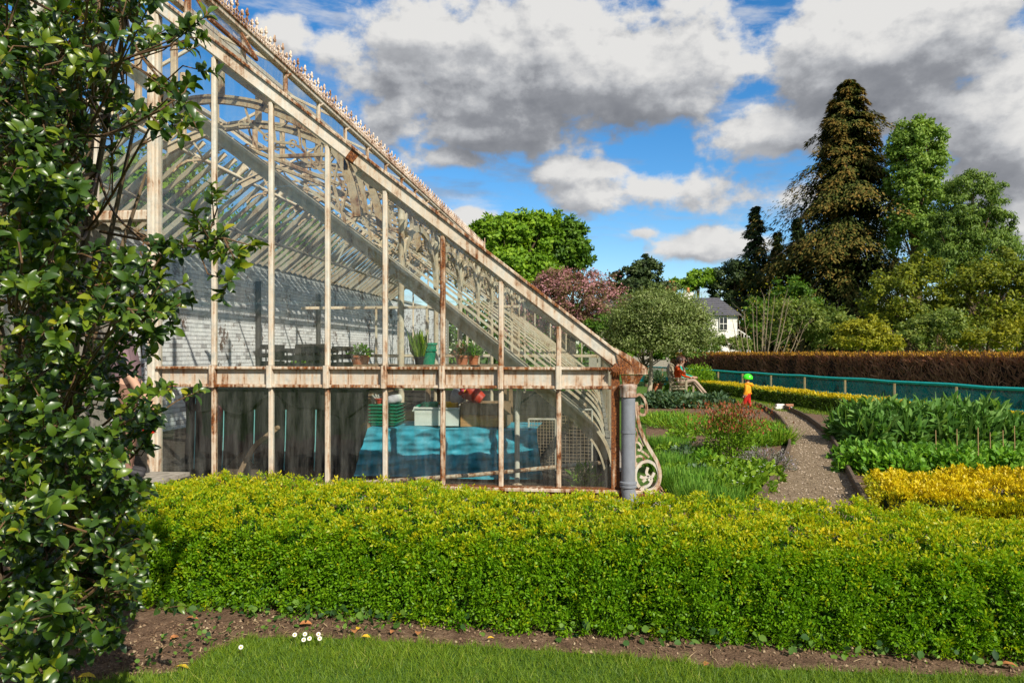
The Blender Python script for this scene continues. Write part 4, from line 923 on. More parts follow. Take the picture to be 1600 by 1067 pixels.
# ---------------------------------------------------------------- house
M['slate'] = plain('slate', (.10, .098, .11), .6, .3, .25, 3, stretch=(1, 1, 3)); M['render'] = plain('white_render', (.74, .71, .64), .85, .2, .12, 2)
M['chim'] = plain('chimney_pot', (.55, .22, .08), .8, .2, .15); M['brickred'] = plain('chimney_brick', (.34, .16, .09), .85, .2, .2); M['dark_glass'] = plain('window_glass', (.03, .035, .04), .1, .6, .1)
HD = 72; H = empty('slate_roofed_house', (*far(1110, 550, HD)[:2], 0), 'white rendered house with grey slate roof and chimneys beyond the hedge', 'house')
def hq(x, y, d=HD): return far(x, y, d)
wl, wr = hq(1090, 550), hq(1152, 550); ez = hq(1120, 492).z; rz_ = hq(1120, 462).z
dv = (wr - wl); dv.z = 0; dv.normalize(); bk = Vector((-dv.y, dv.x, 0))
L0 = wl - dv * 9; dep = 5.5
m = MB(); q = [L0, wr, wr + bk * dep, L0 + bk * dep]; m.prism([Vector((p.x, p.y, 0)) for p in q], (0, 0, ez)); m.build('wall', M['render'], H)
rf = MB(); A_, B_ = L0 - dv * .3 - bk * .4, wr + dv * .35 - bk * .4; C_, D_ = B_ + bk * (dep + .8), A_ + bk * (dep + .8); R0, R1 = (A_ + D_) / 2 , (B_ + C_) / 2 - dv * 1.4
vs = [Vector((p.x, p.y, ez - .05)) for p in (A_, B_, C_, D_)] + [Vector((R0.x, R0.y, rz_)), Vector((R1.x, R1.y, rz_))]
rf.add(vs, [(0, 1, 5, 4), (1, 2, 5), (2, 3, 4, 5), (3, 0, 4), (0, 3, 2, 1)]); roof = rf.build('roof', M['slate'], H)
for j in range(9):
    t = (j + .5) / 9; a_ = vs[0].lerp(vs[4], t) + Vector((0, -.02, .03)); b_ = vs[1].lerp(vs[5], t) + Vector((0, -.02, .03)); MB().bar(a_, b_, .05, .03).build('slate_course', M['slate'], roof)
for x0_, x1_, yt, pots in ((1036, 1055, 448, 3), (1068, 1082, 458, 1)):
    a_ = hq(x0_, 500, HD + 2.5); b_ = hq(x1_, yt, HD + 3.3); m = MB().box((a_.x, a_.y, ez), (b_.x, b_.y, b_.z)); ch_ = m.build('chimney', M['brickred'] if pots == 3 else M['render'], roof)
    for k_ in range(pots):
        c_ = Vector((a_.x + (b_.x - a_.x) * (k_ + .5) / pots, (a_.y + b_.y) / 2, b_.z)); MB().lathe([(.16, 0), (.13, .35), (.15, .5), (.12, .52)], c_, 10).build('chimney_pot', M['chim'], roof, True)
for x0_, x1_, y0_, y1_ in ((1124, 1136, 516, 496),):
    a_, b_ = hq(x0_, y0_, HD - .05), hq(x1_, y1_, HD - .05); w_ = MB().bar(a_.lerp(Vector((b_.x, b_.y, a_.z)), .5) - bk * .03, Vector(((a_.x + b_.x)/2, (a_.y + b_.y)/2, b_.z)) - bk * .03, (b_ - a_).xy.length, .06, bk).build('window', M['dark_glass'], H)
    a2 = Vector(((a_.x + b_.x)/2, (a_.y + b_.y)/2, 0)); ww = (b_ - a_).xy.length
    for fz in (a_.z, (a_.z + b_.z)/2, b_.z): MB().bar(a2 + Vector((0, 0, fz)) - dv * ww/2 - bk * .07, a2 + Vector((0, 0, fz)) + dv * ww/2 - bk * .07, .05, .06).build('frame', M['render'], w_)
    for s_ in (-.5, 0, .5): MB().bar(a2 + Vector((0, 0, a_.z)) + dv * ww * s_ - bk * .075, a2 + Vector((0, 0, b_.z)) + dv * ww * s_ - bk * .075, .05, .05, bk).build('frame', M['render'], w_)
CG = empty('lean_to', (*hq(1165, 550, 70)[:2], 0), 'small white glasshouse lean-to beside the white house', 'lean-to')
a_, b_ = hq(1153, 515, 70), hq(1172, 527, 70)
for t in np.linspace(0, 1, 5):
    p_ = a_.lerp(b_, t); MB().bar((p_.x, p_.y, 0), p_, .07, .07, (0, 1, 0)).build('bar', M['render'], CG)
MB().bar(a_, b_, .1, .1).build('rail', M['render'], CG); MB().bar(a_ - Vector((0, 0, .8)), b_ - Vector((0, 0, .6)), .08, .08).build('rail', M['render'], CG)
# long low roof behind the cherry
LR = empty('long_slate_building', (*hq(945, 550, 60)[:2], 0), 'low building with grey slate roof half hidden behind the round tree', 'building')
a_, b_ = hq(920, 545, 60), hq(1000, 545, 60); ze, zr = hq(950, 492, 60).z, hq(950, 463, 62.5).z
MB().box((a_.x, a_.y, 0), (b_.x + 3, a_.y + 5, ze)).build('wall', M['stone'], LR)
MB().prism([(a_.x - .3, a_.y - .3, ze), (a_.x - .3, a_.y + 5.3, ze), (a_.x - .3, a_.y + 2.5, zr)], (b_.x + 3.6 - a_.x, 0, 0)).build('roof', M['slate'], LR)
# ---------------------------------------------------------------- things inside the greenhouse
M['black_sheet'] = plain('black_woven_sheet', (.010, .0095, .0105), .65, .2, .35, 12, stretch=(1, 1, 6)); M['teal_line'] = plain('teal_thread', (.20, .50, .50), .6, .3)
M['tarp'] = plain('blue_tarp', (.045, .31, .41), .5, .35, .3, 7); M['wood'] = plain('old_wood', (.30, .20, .12), .8, .2, .25, 9, stretch=(4, 1, 1))
M['crate_wood'] = plain('crate_wood', (.42, .22, .085), .7, .25, .2, 9, stretch=(1, 1, 6)); M['black_plastic'] = plain('black_plastic', (.014, .014, .015), .45, .4, .2)
M['green_plastic'] = plain('green_plastic', (.012, .24, .13), .4, .45, .1); M['red_plastic'] = plain('red_plastic', (.50, .045, .02), .4, .45, .12); M['white_plastic'] = plain('white_plastic', (.62, .63, .56), .45, .4, .1)
M['yellow_plastic'] = plain('yellow_plastic', (.75, .42, .01), .4, .45, .08); M['wire'] = plain('rusty_wire', (.40, .30, .20), .5, .4, .3, 20); M['grey_cloth'] = plain('grey_cloth', (.42, .40, .42), .8, .2, .3, 12)
def drape(nu, nv, f, mb=None):
    m = mb or MB(); vs = [f(i / nu, j / nv) for j in range(nv + 1) for i in range(nu + 1)]
    return m.add(vs, [(j*(nu+1)+i, j*(nu+1)+i+1, (j+1)*(nu+1)+i+1, (j+1)*(nu+1)+i) for j in range(nv) for i in range(nu)])
yb0 = 8.75
bl_, br2 = at(288, 612, yb0), at(575, 612, yb0); zb = bl_.z + .03
BB = empty('covered_bench', ((bl_.x + br2.x) / 2, yb0 + .6, 0), 'long bench draped in black woven sheet inside the left lower panes', 'bench')
MB().box((bl_.x + .05, yb0 + .06, zb - .08), (br2.x - .05, yb0 + 1.4, zb - .02)).build('bench_top', M['wood'], BB)
for X in (bl_.x + .15, (bl_.x + br2.x) / 2, br2.x - .2):
    for yy in (yb0 + .12, yb0 + 1.3): MB().box((X, yy, 0), (X + .07, yy + .07, zb - .081)).build('leg', M['wood'], BB)
def fsheet(u, v):
    x = bl_.x + (br2.x - bl_.x) * u
    if v < .35: return Vector((x, yb0 + 1.35 * (1 - v / .35), zb + .004 + .008 * math.sin(u * 40)))
    t = (v - .35) / .65; return Vector((x + .02 * math.sin(t * 4 + u * 9), yb0 - .01 + (.025 * math.sin(u * 46) + .02 * math.sin(u * 19 + 1)) * min(1, t * 3), zb - t * (zb - .03)))
drape(90, 22, fsheet).build('black_sheet', M['black_sheet'], BB, True)
def fhem(u, v):
    x = bl_.x + (br2.x - bl_.x) * u; dep_ = .10 + .20 * abs(math.sin(u * 5.2 + .4))**1.5 + .05 * math.sin(u * 23)
    if v < .3: return Vector((x, yb0 + .9 * (1 - v / .3), zb + .018 + .012 * math.sin(u * 31 + v * 9)))
    t = (v - .3) / .7; return Vector((x, yb0 - .055 + .03 * math.sin(u * 38 + t) * t, zb + .01 - t * max(.06, dep_)))
drape(90, 10, fhem).build('upper_sheet', M['black_sheet'], BB, True)
for px in (306, 350, 398, 447, 494):
    a_ = at(px, 622 if px < 340 else 640, yb0 - .06); a_.y = yb0 - .062; b_ = Vector((a_.x - .03, yb0 - .05, .1)); MB().tube([a_, a_.lerp(b_, .5) + Vector((.004, 0, 0)), b_], .006, 4).build('teal_stripe', M['teal_line'], BB)
for (pa, pb, yy, zt, lab) in ((408, 424, 9.2, 542, 'narrow black plastic crate at the left end of the covered bench'), (428, 512, 9.3, 548, 'long black plastic crate of seedlings in the middle of the bench'), (462, 494, 9.75, 541, 'raised black crate behind the long seedling crate'), (519, 535, 9.2, 545, 'narrow black plastic crate at the right end of the covered bench')):
    a_, b_ = at(pa, zt, yy), at(pb, zt, yy); C = empty('plastic_crate', ((a_.x + b_.x) / 2, yy, zb + .02), lab, 'crate', 'black plastic crates on the bench')
    w_ = .4
    MB().box((a_.x, yy, zb + .022), (b_.x, yy + w_, zb + .05)).build('base', M['black_plastic'], C)
    for z_ in np.linspace(zb + .10, a_.z, 5):
        m = MB().bar((a_.x, yy, z_), (b_.x, yy, z_), .014, .062).bar((a_.x, yy + w_, z_), (b_.x, yy + w_, z_), .014, .062).bar((a_.x, yy, z_), (a_.x, yy + w_, z_), .014, .062).bar((b_.x, yy, z_), (b_.x, yy + w_, z_), .014, .062); m.build('slat', M['black_plastic'], C)
    nb2 = max(2, int((b_.x - a_.x) / .09))
    for X in np.linspace(a_.x, b_.x, nb2 + 1): MB().bar((X, yy - .006, zb + .03), (X, yy - .006, a_.z), .018, .012, (0, 1, 0)).build('upright', M['black_plastic'], C)
M['herb'] = gm_('herb_leaf', (.05, .14, .008), (.13, .30, .02), (.27, .44, .045)); M['bluegreen'] = gm_('blue_green_leaf', (.03, .075, .03), (.09, .16, .075), (.24, .32, .19)); M['chive'] = gm_('chive_leaf', (.045, .13, .012), (.11, .26, .024), (.23, .38, .05))
M['lime'] = gm_('lime_leaf', (.06, .14, .008), (.16, .29, .015), (.34, .44, .04)); M['redtip'] = leaf_mat('red_tipped_leaf', [(0, (.03, .06, .01)), (.45, (.09, .13, .02)), (.7, (.26, .08, .03)), (1, (.42, .10, .05))], .5, .3, .3, 1.2)
M['lavender'] = leaf_mat('lavender_leaf', [(0, (.09, .10, .06)), (.5, (.22, .22, .16)), (.8, (.34, .28, .36)), (1, (.52, .46, .56))], .7, .2, .2, 1.1); M['petal'] = leaf_mat('white_petal', [(0, (.72, .72, .66)), (1, (.85, .85, .82))], .6, .3, .25, 1.)
def bush(name, label, c, rx, ry, h, n, leaf, mat, aspect=.5, group=None, cat='plant', parent=None, z0=0., tmpl='quad', flat=.5):
    c = Vector(c); d_ = rvec(n); d_[:, 2] = np.abs(d_[:, 2]); r = RNG.random(n)**.33
    P = d_ * r[:, None] * np.array([rx, ry, h]); lump = 1 + .16 * wob(P + np.array(c), 6 / max(rx, .15), n % 31); P = P * lump[:, None] + np.array([c.x, c.y, z0]); P[:, 2] = np.maximum(P[:, 2], z0 + .01)
    A = d_ * .8 + rvec(n) * .7 + np.array([0, 0, .25])
    V = np.clip(RNG.random(n) * .55 + .45 * r * RNG.random(n), 0, 1)
    if parent is None:
        T = empty(name, (c.x, c.y, z0), label, cat, group); nm = 'foliage'
    else: T = parent; nm = 'foliage'
    ob = leaves(nm, P, A, np.array([0, 0, flat]) + d_ * .5 + rvec(n) * .5, leaf * RNG.uniform(.6, 1.35, n), leaf * aspect * RNG.uniform(.7, 1.3, n), V, tmpl, mat, T, kind='stuff')
    if parent is None:
        m = MB()
        for j in range(7):
            a = random.random() * 6.3; m.tube([(c.x + .15*rx*math.cos(a), c.y + .15*ry*math.sin(a), z0), (c.x + .55*rx*math.cos(a), c.y + .55*ry*math.sin(a), z0 + h * .7)], [.012, .005], 4)
        m.build('stems', M['stem'], T)
    return T
M['stem'] = plain('green_stem', (.10, .12, .03), .7, .2, .2)
def tuft(name, label, c, rx, ry, h, n, w, mat, group=None, lean=.45, parent=None, z0=0., cat='plant'):
    c = Vector(c); a = RNG.random(n) * 6.283; r = RNG.random(n)**.5
    P = np.stack([c.x + rx * r * np.cos(a), c.y + ry * r * np.sin(a), np.full(n, z0)], 1)
    out = np.stack([np.cos(a), np.sin(a), np.zeros(n)], 1)
    hl = h * RNG.uniform(.55, 1.1, n); P[:, 2] += RNG.random(n) * h * .25
    A = np.array([0, 0, 1.]) + out * (lean * r)[:, None] + rvec(n) * lean * .6
    T = parent or empty(name, (c.x, c.y, z0), label, cat, group)
    leaves('foliage', P, A, out + rvec(n) * .6, hl, w * RNG.uniform(.6, 1.4, n), RNG.random(n), 'blade', mat, T, kind='stuff'); return T
# seedlings in the long crate, plants on the staging
a_ = at(470, 560, 9.45); bush('seedling_tray', 'bright green seedlings standing in the long black crate', (a_.x, 9.5, 0), .42, .14, .30, 900, .05, M['herb'], z0=zb + .05, cat='seedlings')
ys0 = 10.6; sa, sbp = at(535, 570, ys0), at(795, 570, ys0); zs = 1.36
SG = empty('staging_bench', ((sa.x + sbp.x) / 2, ys0 + .5, 0), 'raised slatted staging behind the sill carrying potted plants', 'bench')
for j in range(6): MB().box((sa.x, ys0 + j * .17, zs - .03), (sbp.x, ys0 + j * .17 + .13, zs)).build('slat', M['wood'], SG)
for X in (sa.x + .1, (sa.x + sbp.x) / 2, sbp.x - .1):
    for yy in (ys0 + .08, ys0 + .85): MB().box((X, yy, 0), (X + .06, yy + .06, zs - .031)).build('leg', M['wood'], SG)
def pot(name, label, c, r, h, mat, group=None):
    P_ = empty(name, c, label, 'plant pot', group); MB().lathe([(r * .68, 0), (r * .92, h * .78), (r * 1.04, h * .79), (r * 1.06, h), (r * .93, h), (r * .86, h * .8), (r * .62, .02)], c, 18).build('body', mat, P_, True)
    MB().lathe([(r * .9, h * .84), (.01, h * .87)], c, 14, False).build('compost', M['soil'], P_); return P_
for (px, rr_, lab, mt) in ((563, .16, 'terracotta pot of low green herbs, leftmost on the staging', 'herb'), (740, .085, 'terracotta pot with a small green plant right of the green bin', 'herb'), (722, .11, 'terracotta pot of red geraniums on the staging', 'geran')):
    c = at(px, 566, ys0 + .3); c.z = zs
    P_ = pot('terracotta_pot', lab, c, rr_, .14, M['terracotta'], 'pots on the staging')
    bush('', '', c, rr_ * 1.2, rr_ * 1.2, .17, 260, .06, M['herb'] if mt == 'herb' else M['redtip'], parent=P_, z0=c.z + .12)
c = at(655, 566, ys0 + .2); c.z = zs; tp_ = pot('tall_plant_pot', 'small dark pot holding a tall upright green succulent', c, .08, .12, M['black_plastic']); tuft('', '', c, .07, .07, .34, 140, .035, M['lime'], parent=tp_, z0=c.z + .1, lean=.35)
c = at(669, 566, ys0 + .6); GB = empty('green_bin', (c.x, c.y, zs), 'dark green plastic bin on the staging behind the succulent', 'bin'); MB().lathe([(.10, 0), (.13, .30), (.145, .30), (.145, .33), (.12, .33), (.095, .02)], (c.x, c.y, zs), 18).build('body', M['green_plastic'], GB, True); MB().lathe([(.128, .2), (.134, .2), (.136, .23), (.13, .23)], (c.x, c.y, zs), 18).build('band', M['green_plastic'], GB, True)
# blue tarpaulin table
yt = 8.75; ta_, tb_ = at(578, 668, yt), at(835, 668, yt); ztb = ta_.z
TT = empty('tarp_table', ((ta_.x + tb_.x) / 2, yt + .4, 0), 'table under a crumpled blue tarpaulin behind the lower panes', 'table')
MB().box((ta_.x + .03, yt + .02, ztb - .05), (tb_.x - .03, yt + .85, ztb - .012)).build('table_top', M['wood'], TT)
for X in (ta_.x + .08, tb_.x - .15):
    for yy in (yt + .06, yt + .74): MB().box((X, yy, 0), (X + .06, yy + .06, ztb - .051)).build('leg', M['wood'], TT)
def ftarp(u, v):
    fl_ = max(0, u - .88) / .12; x = ta_.x - .02 - .22 * max(0, v - .3) * max(0, 1 - u * 7) + (tb_.x - ta_.x + .05) * u + .12 * fl_ * max(0, v - .3)
    if v < .3: return Vector((x, yt + .86 * (1 - v / .3), ztb + .004 + .010 * math.sin(u * 17 + v * 13) * (1 if v > .05 else 0)))
    t = (v - .3) / .7
    q = np.array([[u * 2.2, 0, t]]); y = yt - .03 + .030 * float(wob(q * [.5, 1, 1], 13, 3)[0]) + .022 * float(wob(q, 9, 4)[0]) + .016 * float(wob(q * [.35, 1, 1.2], 34, 5)[0]) + .05 * float(wob(q * [1, 1, .3], 6, 6)[0]) * t + .045 * abs(float(wob(q * [.45, 1, 1], 10, 8)[0])) + .030 * abs(float(wob(q * [1, 1, .6], 17, 9)[0])) - .03
    return Vector((x, y - .05 * t - .12 * fl_ * math.sin(t * 3), ztb - .006 - t * (ztb - .06)))
drape(130, 70, ftarp).build('tarpaulin', M['tarp'], TT, True)
fr_, fr2 = at(828, 668, yt - .05), at(842, 700, yt - .1)
def fflap(u, v): 
    p = fr_.lerp(at(822, 668, yt + .5), 1 - u); tip = at(842 - 18 * (1 - u), 698 + 34 * v, yt - .12 + .3 * (1 - u))
    return p.lerp(tip, v) + Vector((.05 * math.sin(v * 7 + u * 3), .05 * math.sin(u * 6 + v * 5), .02 * math.sin(v * 9)))
drape(16, 18, fflap).build('tarp_corner', M['tarp'], TT, True)
zt0 = ztb + .016
# stacked green trays
c = at(606, 665, yt + .35); c.z = zt0
for i in range(6):
    z0 = c.z + i * .042; T_ = empty('green_tray', (c.x, c.y, z0), ('bottom', 'second', 'third', 'fourth', 'fifth', 'topmost')[i] + ' green plastic tray of the stack on the blue table', 'tray', 'stack of green trays')
    m = MB(); w0, w1, d0_, d1_ = .15, .17, .2, .22; hh = .038 if i else .04
    m.add([(c.x - w0, c.y - d0_, z0), (c.x + w0, c.y - d0_, z0), (c.x + w0, c.y + d0_, z0), (c.x - w0, c.y + d0_, z0), (c.x - w1, c.y - d1_, z0 + hh), (c.x + w1, c.y - d1_, z0 + hh), (c.x + w1, c.y + d1_, z0 + hh), (c.x - w1, c.y + d1_, z0 + hh)], [(0, 3, 2, 1), (0, 1, 5, 4), (1, 2, 6, 5), (2, 3, 7, 6), (3, 0, 4, 7)]); m.build('body', M['green_plastic'], T_)
    r_ = MB()
    for s in (-1, 1): r_.bar((c.x - w1 - .01, c.y + s * d1_, z0 + hh), (c.x + w1 + .01, c.y + s * d1_, z0 + hh), .02, .01); r_.bar((c.x + s * w1, c.y - d1_ + .011, z0 + hh), (c.x + s * w1, c.y + d1_ - .011, z0 + hh), .02, .01)
    r_.build('rim', M['green_plastic'], T_)
zc_ = c.z + 6 * .042 + .006
R_ = pot('red_bowl', 'small red pot full of white plant labels on the green trays', Vector((c.x - .07, c.y - .1, zc_)), .075, .07, M['red_plastic'])
for j in range(16):
    a = random.uniform(-1, 1); b = random.uniform(-1, 1); p = Vector((c.x - .07 + .03 * a, c.y - .1 + .03 * b, zc_ + .04)); MB().bar(p, p + Vector((.06 * a, .05 * b, .075)), .013, .003, (0, 1, .1)).build('plant_label', M['white_plastic'], R_)
GCl = empty('rolled_cloth', (c.x + .09, c.y - .1, zc_), 'rolled grey and white cloth lying on the green trays', 'cloth'); 
MB().tube([(c.x + .02, c.y - .16, zc_ + .045), (c.x + .09, c.y - .1, zc_ + .055), (c.x + .15, c.y - .03, zc_ + .065)], [.04, .058, .052], 14).build('roll', M['grey_cloth'], GCl, True); MB().tube([(c.x + .12, c.y - .065, zc_ + .061), (c.x + .158, c.y - .02, zc_ + .066)], .0535, 14).build('white_end', M['white_plastic'], GCl, True)
# white bin, bowls
a_, b_ = at(648, 668, yt + .15), at(718, 638, yt + .15); WB = empty('white_storage_box', ((a_.x + b_.x) / 2, yt + .3, zt0), 'translucent white plastic box on the blue table', 'box'); xa, xb = a_.x, b_.x; zt1 = b_.z
m = MB().box((xa + .012, yt + .15, zt0), (xb - .012, yt + .50, zt0 + .012))
for s in ((xa, yt + .14, xb, yt + .152), (xa, yt + .50, xb, yt + .512), (xa, yt + .153, xa + .012, yt + .499), (xb - .012, yt + .153, xb, yt + .499)): m.box((s[0], s[1], zt0 + .002), (s[2], s[3], zt1))
m.build('body', M['white_plastic'], WB); m = MB().bar((xa - .01, yt + .13, zt1), (xb + .01, yt + .13, zt1), .02, .022).bar((xa - .01, yt + .52, zt1), (xb + .01, yt + .52, zt1), .02, .022).bar((xa, yt + .142, zt1), (xa, yt + .508, zt1), .02, .022).bar((xb, yt + .142, zt1), (xb, yt + .508, zt1), .02, .022); m.build('rim', M['white_plastic'], WB)
for (px, py, r_, mt, nm, lab) in ((673, 636, .10, 'green_plastic', 'green_bowl', 'green plastic bowl resting in the white storage box'), (702, 636, .125, 'yellow_plastic', 'yellow_bowl', 'yellow plastic bowl sitting on the white storage box')):
    c = at(px, py, yt + .32); B_ = empty(nm, c, lab, 'bowl'); MB().lathe([(r_ * .6, -.05), (r_ * .9, .0), (r_, .05), (r_ * 1.06, .052), (r_ * 1.05, .062), (r_ * .92, .05), (r_ * .55, -.04)], c, 20).build('body', M[mt], B_, True)
c = at(659, 636, yt + .3); GT = empty('green_trowel', c, 'green handled trowel poking out of the white storage box', 'trowel'); MB().tube([c + Vector((-.07, 0, .0)), c + Vector((.05, .02, .06))], [.018, .02], 8).build('handle', M['green_plastic'], GT, True); MB().bar(c + Vector((-.1, 0, -.06)), c + Vector((-.07, 0, 0)), .05, .006, (0, 1, 0)).build('blade', M['white_plastic'], GT)
# wooden crate of boards with a red pot lying on it
a_, b_ = at(720, 668, yt + .12), at(792, 630, yt + .12); WC = empty('wooden_crate', ((a_.x + b_.x) / 2, yt + .3, zt0), 'wooden crate of two broad boards on the blue table', 'crate'); xa, xb = a_.x, b_.x; zm = zt0 + (b_.z - zt0) * .52
MB().box((xa, yt + .10, zt0), (xb - .02, yt + .12, zm - .006)).build('board', M['crate_wood'], WC); MB().box((xa, yt + .095, zm), (xb + .05, yt + .115, b_.z)).build('board', M['wood'], WC)
MB().box((xa, yt + .52, zt0), (xb, yt + .54, b_.z)).build('board', M['wood'], WC)
for X in (xa + .002, xb - .022): MB().box((X, yt + .122, zt0), (X + .018, yt + .518, b_.z - .01)).build('board', M['wood'], WC)
MB().box((xa + .03, yt + .125, b_.z - .13), (xb - .03, yt + .515, b_.z - .10)).build('board', M['wood'], WC)
c = at(742, 617, yt + .32); RP = empty('red_pot', c, 'large red plastic plant pot lying on its side on the wooden crate', 'plant pot')
R0_ = Matrix.Rotation(math.radians(-55), 3, 'Y'); m = MB().lathe([(.075, -.11), (.115, .08), (.125, .08), (.128, .115), (.112, .115), (.07, -.10)], c, 20); m.rot(R0_, c); m.build('body', M['red_plastic'], RP, True)
c2 = at(722, 614, yt + .3); FP = empty('flower_bag', c2, 'bag of compost printed with pink and orange flowers beside the red pot', 'bag')
m = MB().sphere(c2 + Vector((-.02, 0, -.03)), (.10, .05, .15), 12, 8); m.rot(Matrix.Rotation(math.radians(35), 3, 'Y'), c2); m.build('body', M['grey_cloth'], FP, True)
for (dx, dz, k_) in ((.02, .06, 'red_plastic'), (.06, .02, 'yellow_plastic'), (.0, .0, 'red_plastic'), (.05, .085, 'yellow_plastic'), (.03, .03, 'pinkp')):
    if k_ == 'pinkp' and k_ not in M: M['pinkp'] = plain('pink_print', (.62, .09, .17), .6)
    MB().sphere(c2 + Vector((dx - .01, -.055, dz)), (.028, .012, .028), 8, 5).build('flower_print', M[k_], FP, True)
# pole, board, rail, wire panels
PB = empty('bent_pole', (*at(370, 742, 8.45)[:2], 0), 'pale bent pole leaning before the black sheet', 'pole'); m = MB(); pts = smooth_line([at(a, b, 8.5) for a, b in ((352, 790), (372, 745), (396, 700), (416, 682), (434, 668))], 4); m.ribbon(pts, .055, .035, (0, 1, 0)); m.build('shaft', M['wood'], PB); MB().sphere(at(434, 668, 8.49), (.03, .02, .028)).build('end_knob', M['wood'], PB, True)
SB = empty('slate_board', (*at(376, 745, 8.6)[:2], 0), 'brown square board propped on its corner behind the bent pole', 'board'); q = [at(376, 706, 8.6), at(418, 748, 8.6), at(376, 790, 8.6), at(336, 748, 8.6)]; MB().prism(q, (0, .025, 0)).build('panel', plain('brown_board', (.115, .085, .06), .85, .2), SB); MB().bar(q[0] + Vector((0, .04, -.05)), q[2] + Vector((0, .04, .05)), .03, .02, (0, 1, 0)).build('batten', M['wood'], SB)
RL = empty('leaning_rail', (*at(740, 745, 8.3)[:2], 0), 'long pale pipe sloping along the floor inside the lower panes', 'pipe'); MB().tube([at(520, 757, 8.28), at(740, 742, 8.28), at(945, 722, 8.28)], .024, 8).build('tube', M['iron_rusty'], RL, True); MB().tube([at(945, 722, 8.28), at(950, 721.6, 8.28)], .034, 8).build('end_cap', M['iron_red'], RL, True)
PI = empty('inner_post', (*at(808, 700, 8.45)[:2], 0), 'white post standing inside in front of the blue tarpaulin', 'post'); a_ = at(808, 640, 8.45); MB().tube([(a_.x, 8.45, 0), (a_.x, 8.45, a_.z), (a_.x + .05, 8.47, at(812, 606, 8.45).z + .25)], [.03, .03, .034], 10).build('shaft', M['iron_clean'], PI, True); MB().lathe([(.06, .01), (.06, .03), (.035, .05)], (a_.x, 8.45, 0), 10).build('foot', M['iron_rusty'], PI, True)
for k_, (xa, xb, yt_, yb_, Yd, lab) in enumerate(((826, 868, 655, 750, 9.0, 'rusty wire mesh panel right of the blue tarpaulin'), (872, 925, 640, 750, 9.25, 'wire mesh panel behind the curved rib, nearest the corner post'))):
    a_, b_ = at(xa, yb_, Yd), at(xb, yt_, Yd); a_.z = .02; W_ = empty('wire_panel', ((a_.x + b_.x) / 2, Yd, 0), lab, 'mesh panel', 'wire mesh panels'); m = MB()
    for X in np.linspace(a_.x, b_.x, 10): m.tube([(X, Yd, a_.z), (X, Yd, b_.z)], .0028, 4)
    for Z in np.linspace(a_.z, b_.z, 20): m.tube([(a_.x, Yd + .006, Z), (b_.x, Yd + .006, Z)], .0028, 4)
    m.build('mesh', M['wire'], W_); m = MB()
    for p_, q_ in (((a_.x, a_.z), (a_.x, b_.z)), ((b_.x, a_.z), (b_.x, b_.z)), ((a_.x, b_.z), (b_.x, b_.z))): m.tube([(p_[0], Yd, p_[1]), (q_[0], Yd, q_[1])], .012, 6)
    m.build('frame', M['iron_clean'], W_)
c = gnd(905, 762); bush('corner_plant', 'small leafy plant sprouting inside the glass near the corner post', (at(912, 750, 8.1).x, 8.1, 0), .16, .12, .32, 140, .11, M['lime'], .35)

# ---------------------------------------------------------------- garden beds
gi_ = 0
def G_(px, py): return gnd(px, py)
for px, py, rx, h, lab in ((1072, 768, .30, .24, 'nearest'), (1104, 760, .26, .20, 'second'), (1046, 738, .28, .24, 'leftmost'), (1110, 792, .30, .24, 'lowest'), (1082, 715, .36, .18, 'middle'), (1040, 700, .34, .18, 'far left')):
    tuft('chive_clump', lab + ' clump of grassy green chives in the left bed', G_(px, py), rx, rx, h, 900, .014, M['chive'], 'chive clumps in the left bed', .5)
for px, py, rx, h, lab in ((1075, 668, .9, .30, 'soft bright green herb patch in front of the broad leaved row'), (1040, 662, .6, .26, 'soft green herb patch nearest the scroll bracket'), (1115, 678, .7, .28, 'soft green herb patch left of the red tipped shrub'), (1190, 676, .42, .24, 'feathery green herb patch beside the far end of the path'), (1212, 694, .30, .30, 'taller feathery green herbs leaning over the path'), (1172, 696, .42, .26, 'feathery herbs right of the red tipped shrub')):
    T_ = bush('herb_patch', lab, G_(px, py), rx, rx * .8, h, 1500, .055, M['herb'], .4, 'herb patches in the left bed')
    tuft('', '', G_(px, py), rx * .9, rx * .7, h * 1.1, 420, .016, M['lime'], parent=T_, lean=.9)
for i, px in enumerate((1028, 1050, 1072, 1094, 1118)):
    bush('broad_leaf_plant', ('first', 'second', 'third', 'fourth', 'fifth')[i] + ' from the left of the blue-green broad leaved row before the bench', G_(px, 637), .50, .45, .36, 620, .15, M['bluegreen'], .6, 'broad leaved row before the bench', tmpl='fold')
nm2 = iter(('lime low leafy plant near the leftmost chives', 'green leafy plant right of the nearest chives', 'lime leafy plant left of the strawberry plants', 'blue-green leafy plant behind the leftmost chives', 'green leafy plant left of the red tipped shrub foot', 'lime leafy plant nearest the box hedge', 'lime leafy plant beside the bracket scroll', 'small blue-green plant between two chive clumps', 'lime leafy plant farthest back among the chives'))
for px, py, r_, mt in ((1058, 752, .2, 'lime'), (1090, 772, .22, 'herb'), (1118, 742, .22, 'lime'), (1066, 722, .25, 'bluegreen'), (1100, 728, .2, 'herb'), (1128, 786, .22, 'lime'), (1046, 716, .22, 'lime'), (1088, 752, .16, 'bluegreen'), (1060, 690, .3, 'lime')): bush('salad_plant', next(nm2), G_(px, py), r_, r_, .20, 330, .07, M[mt], .6, 'leafy plants among the chives', tmpl='fold')
c = G_(1142, 722); rs_ = bush('red_tipped_shrub', 'upright shrub with red young shoots in the middle of the left bed', c, .38, .36, .66, 2600, .05, M['oak'], .55, cat='shrub', z0=.05)
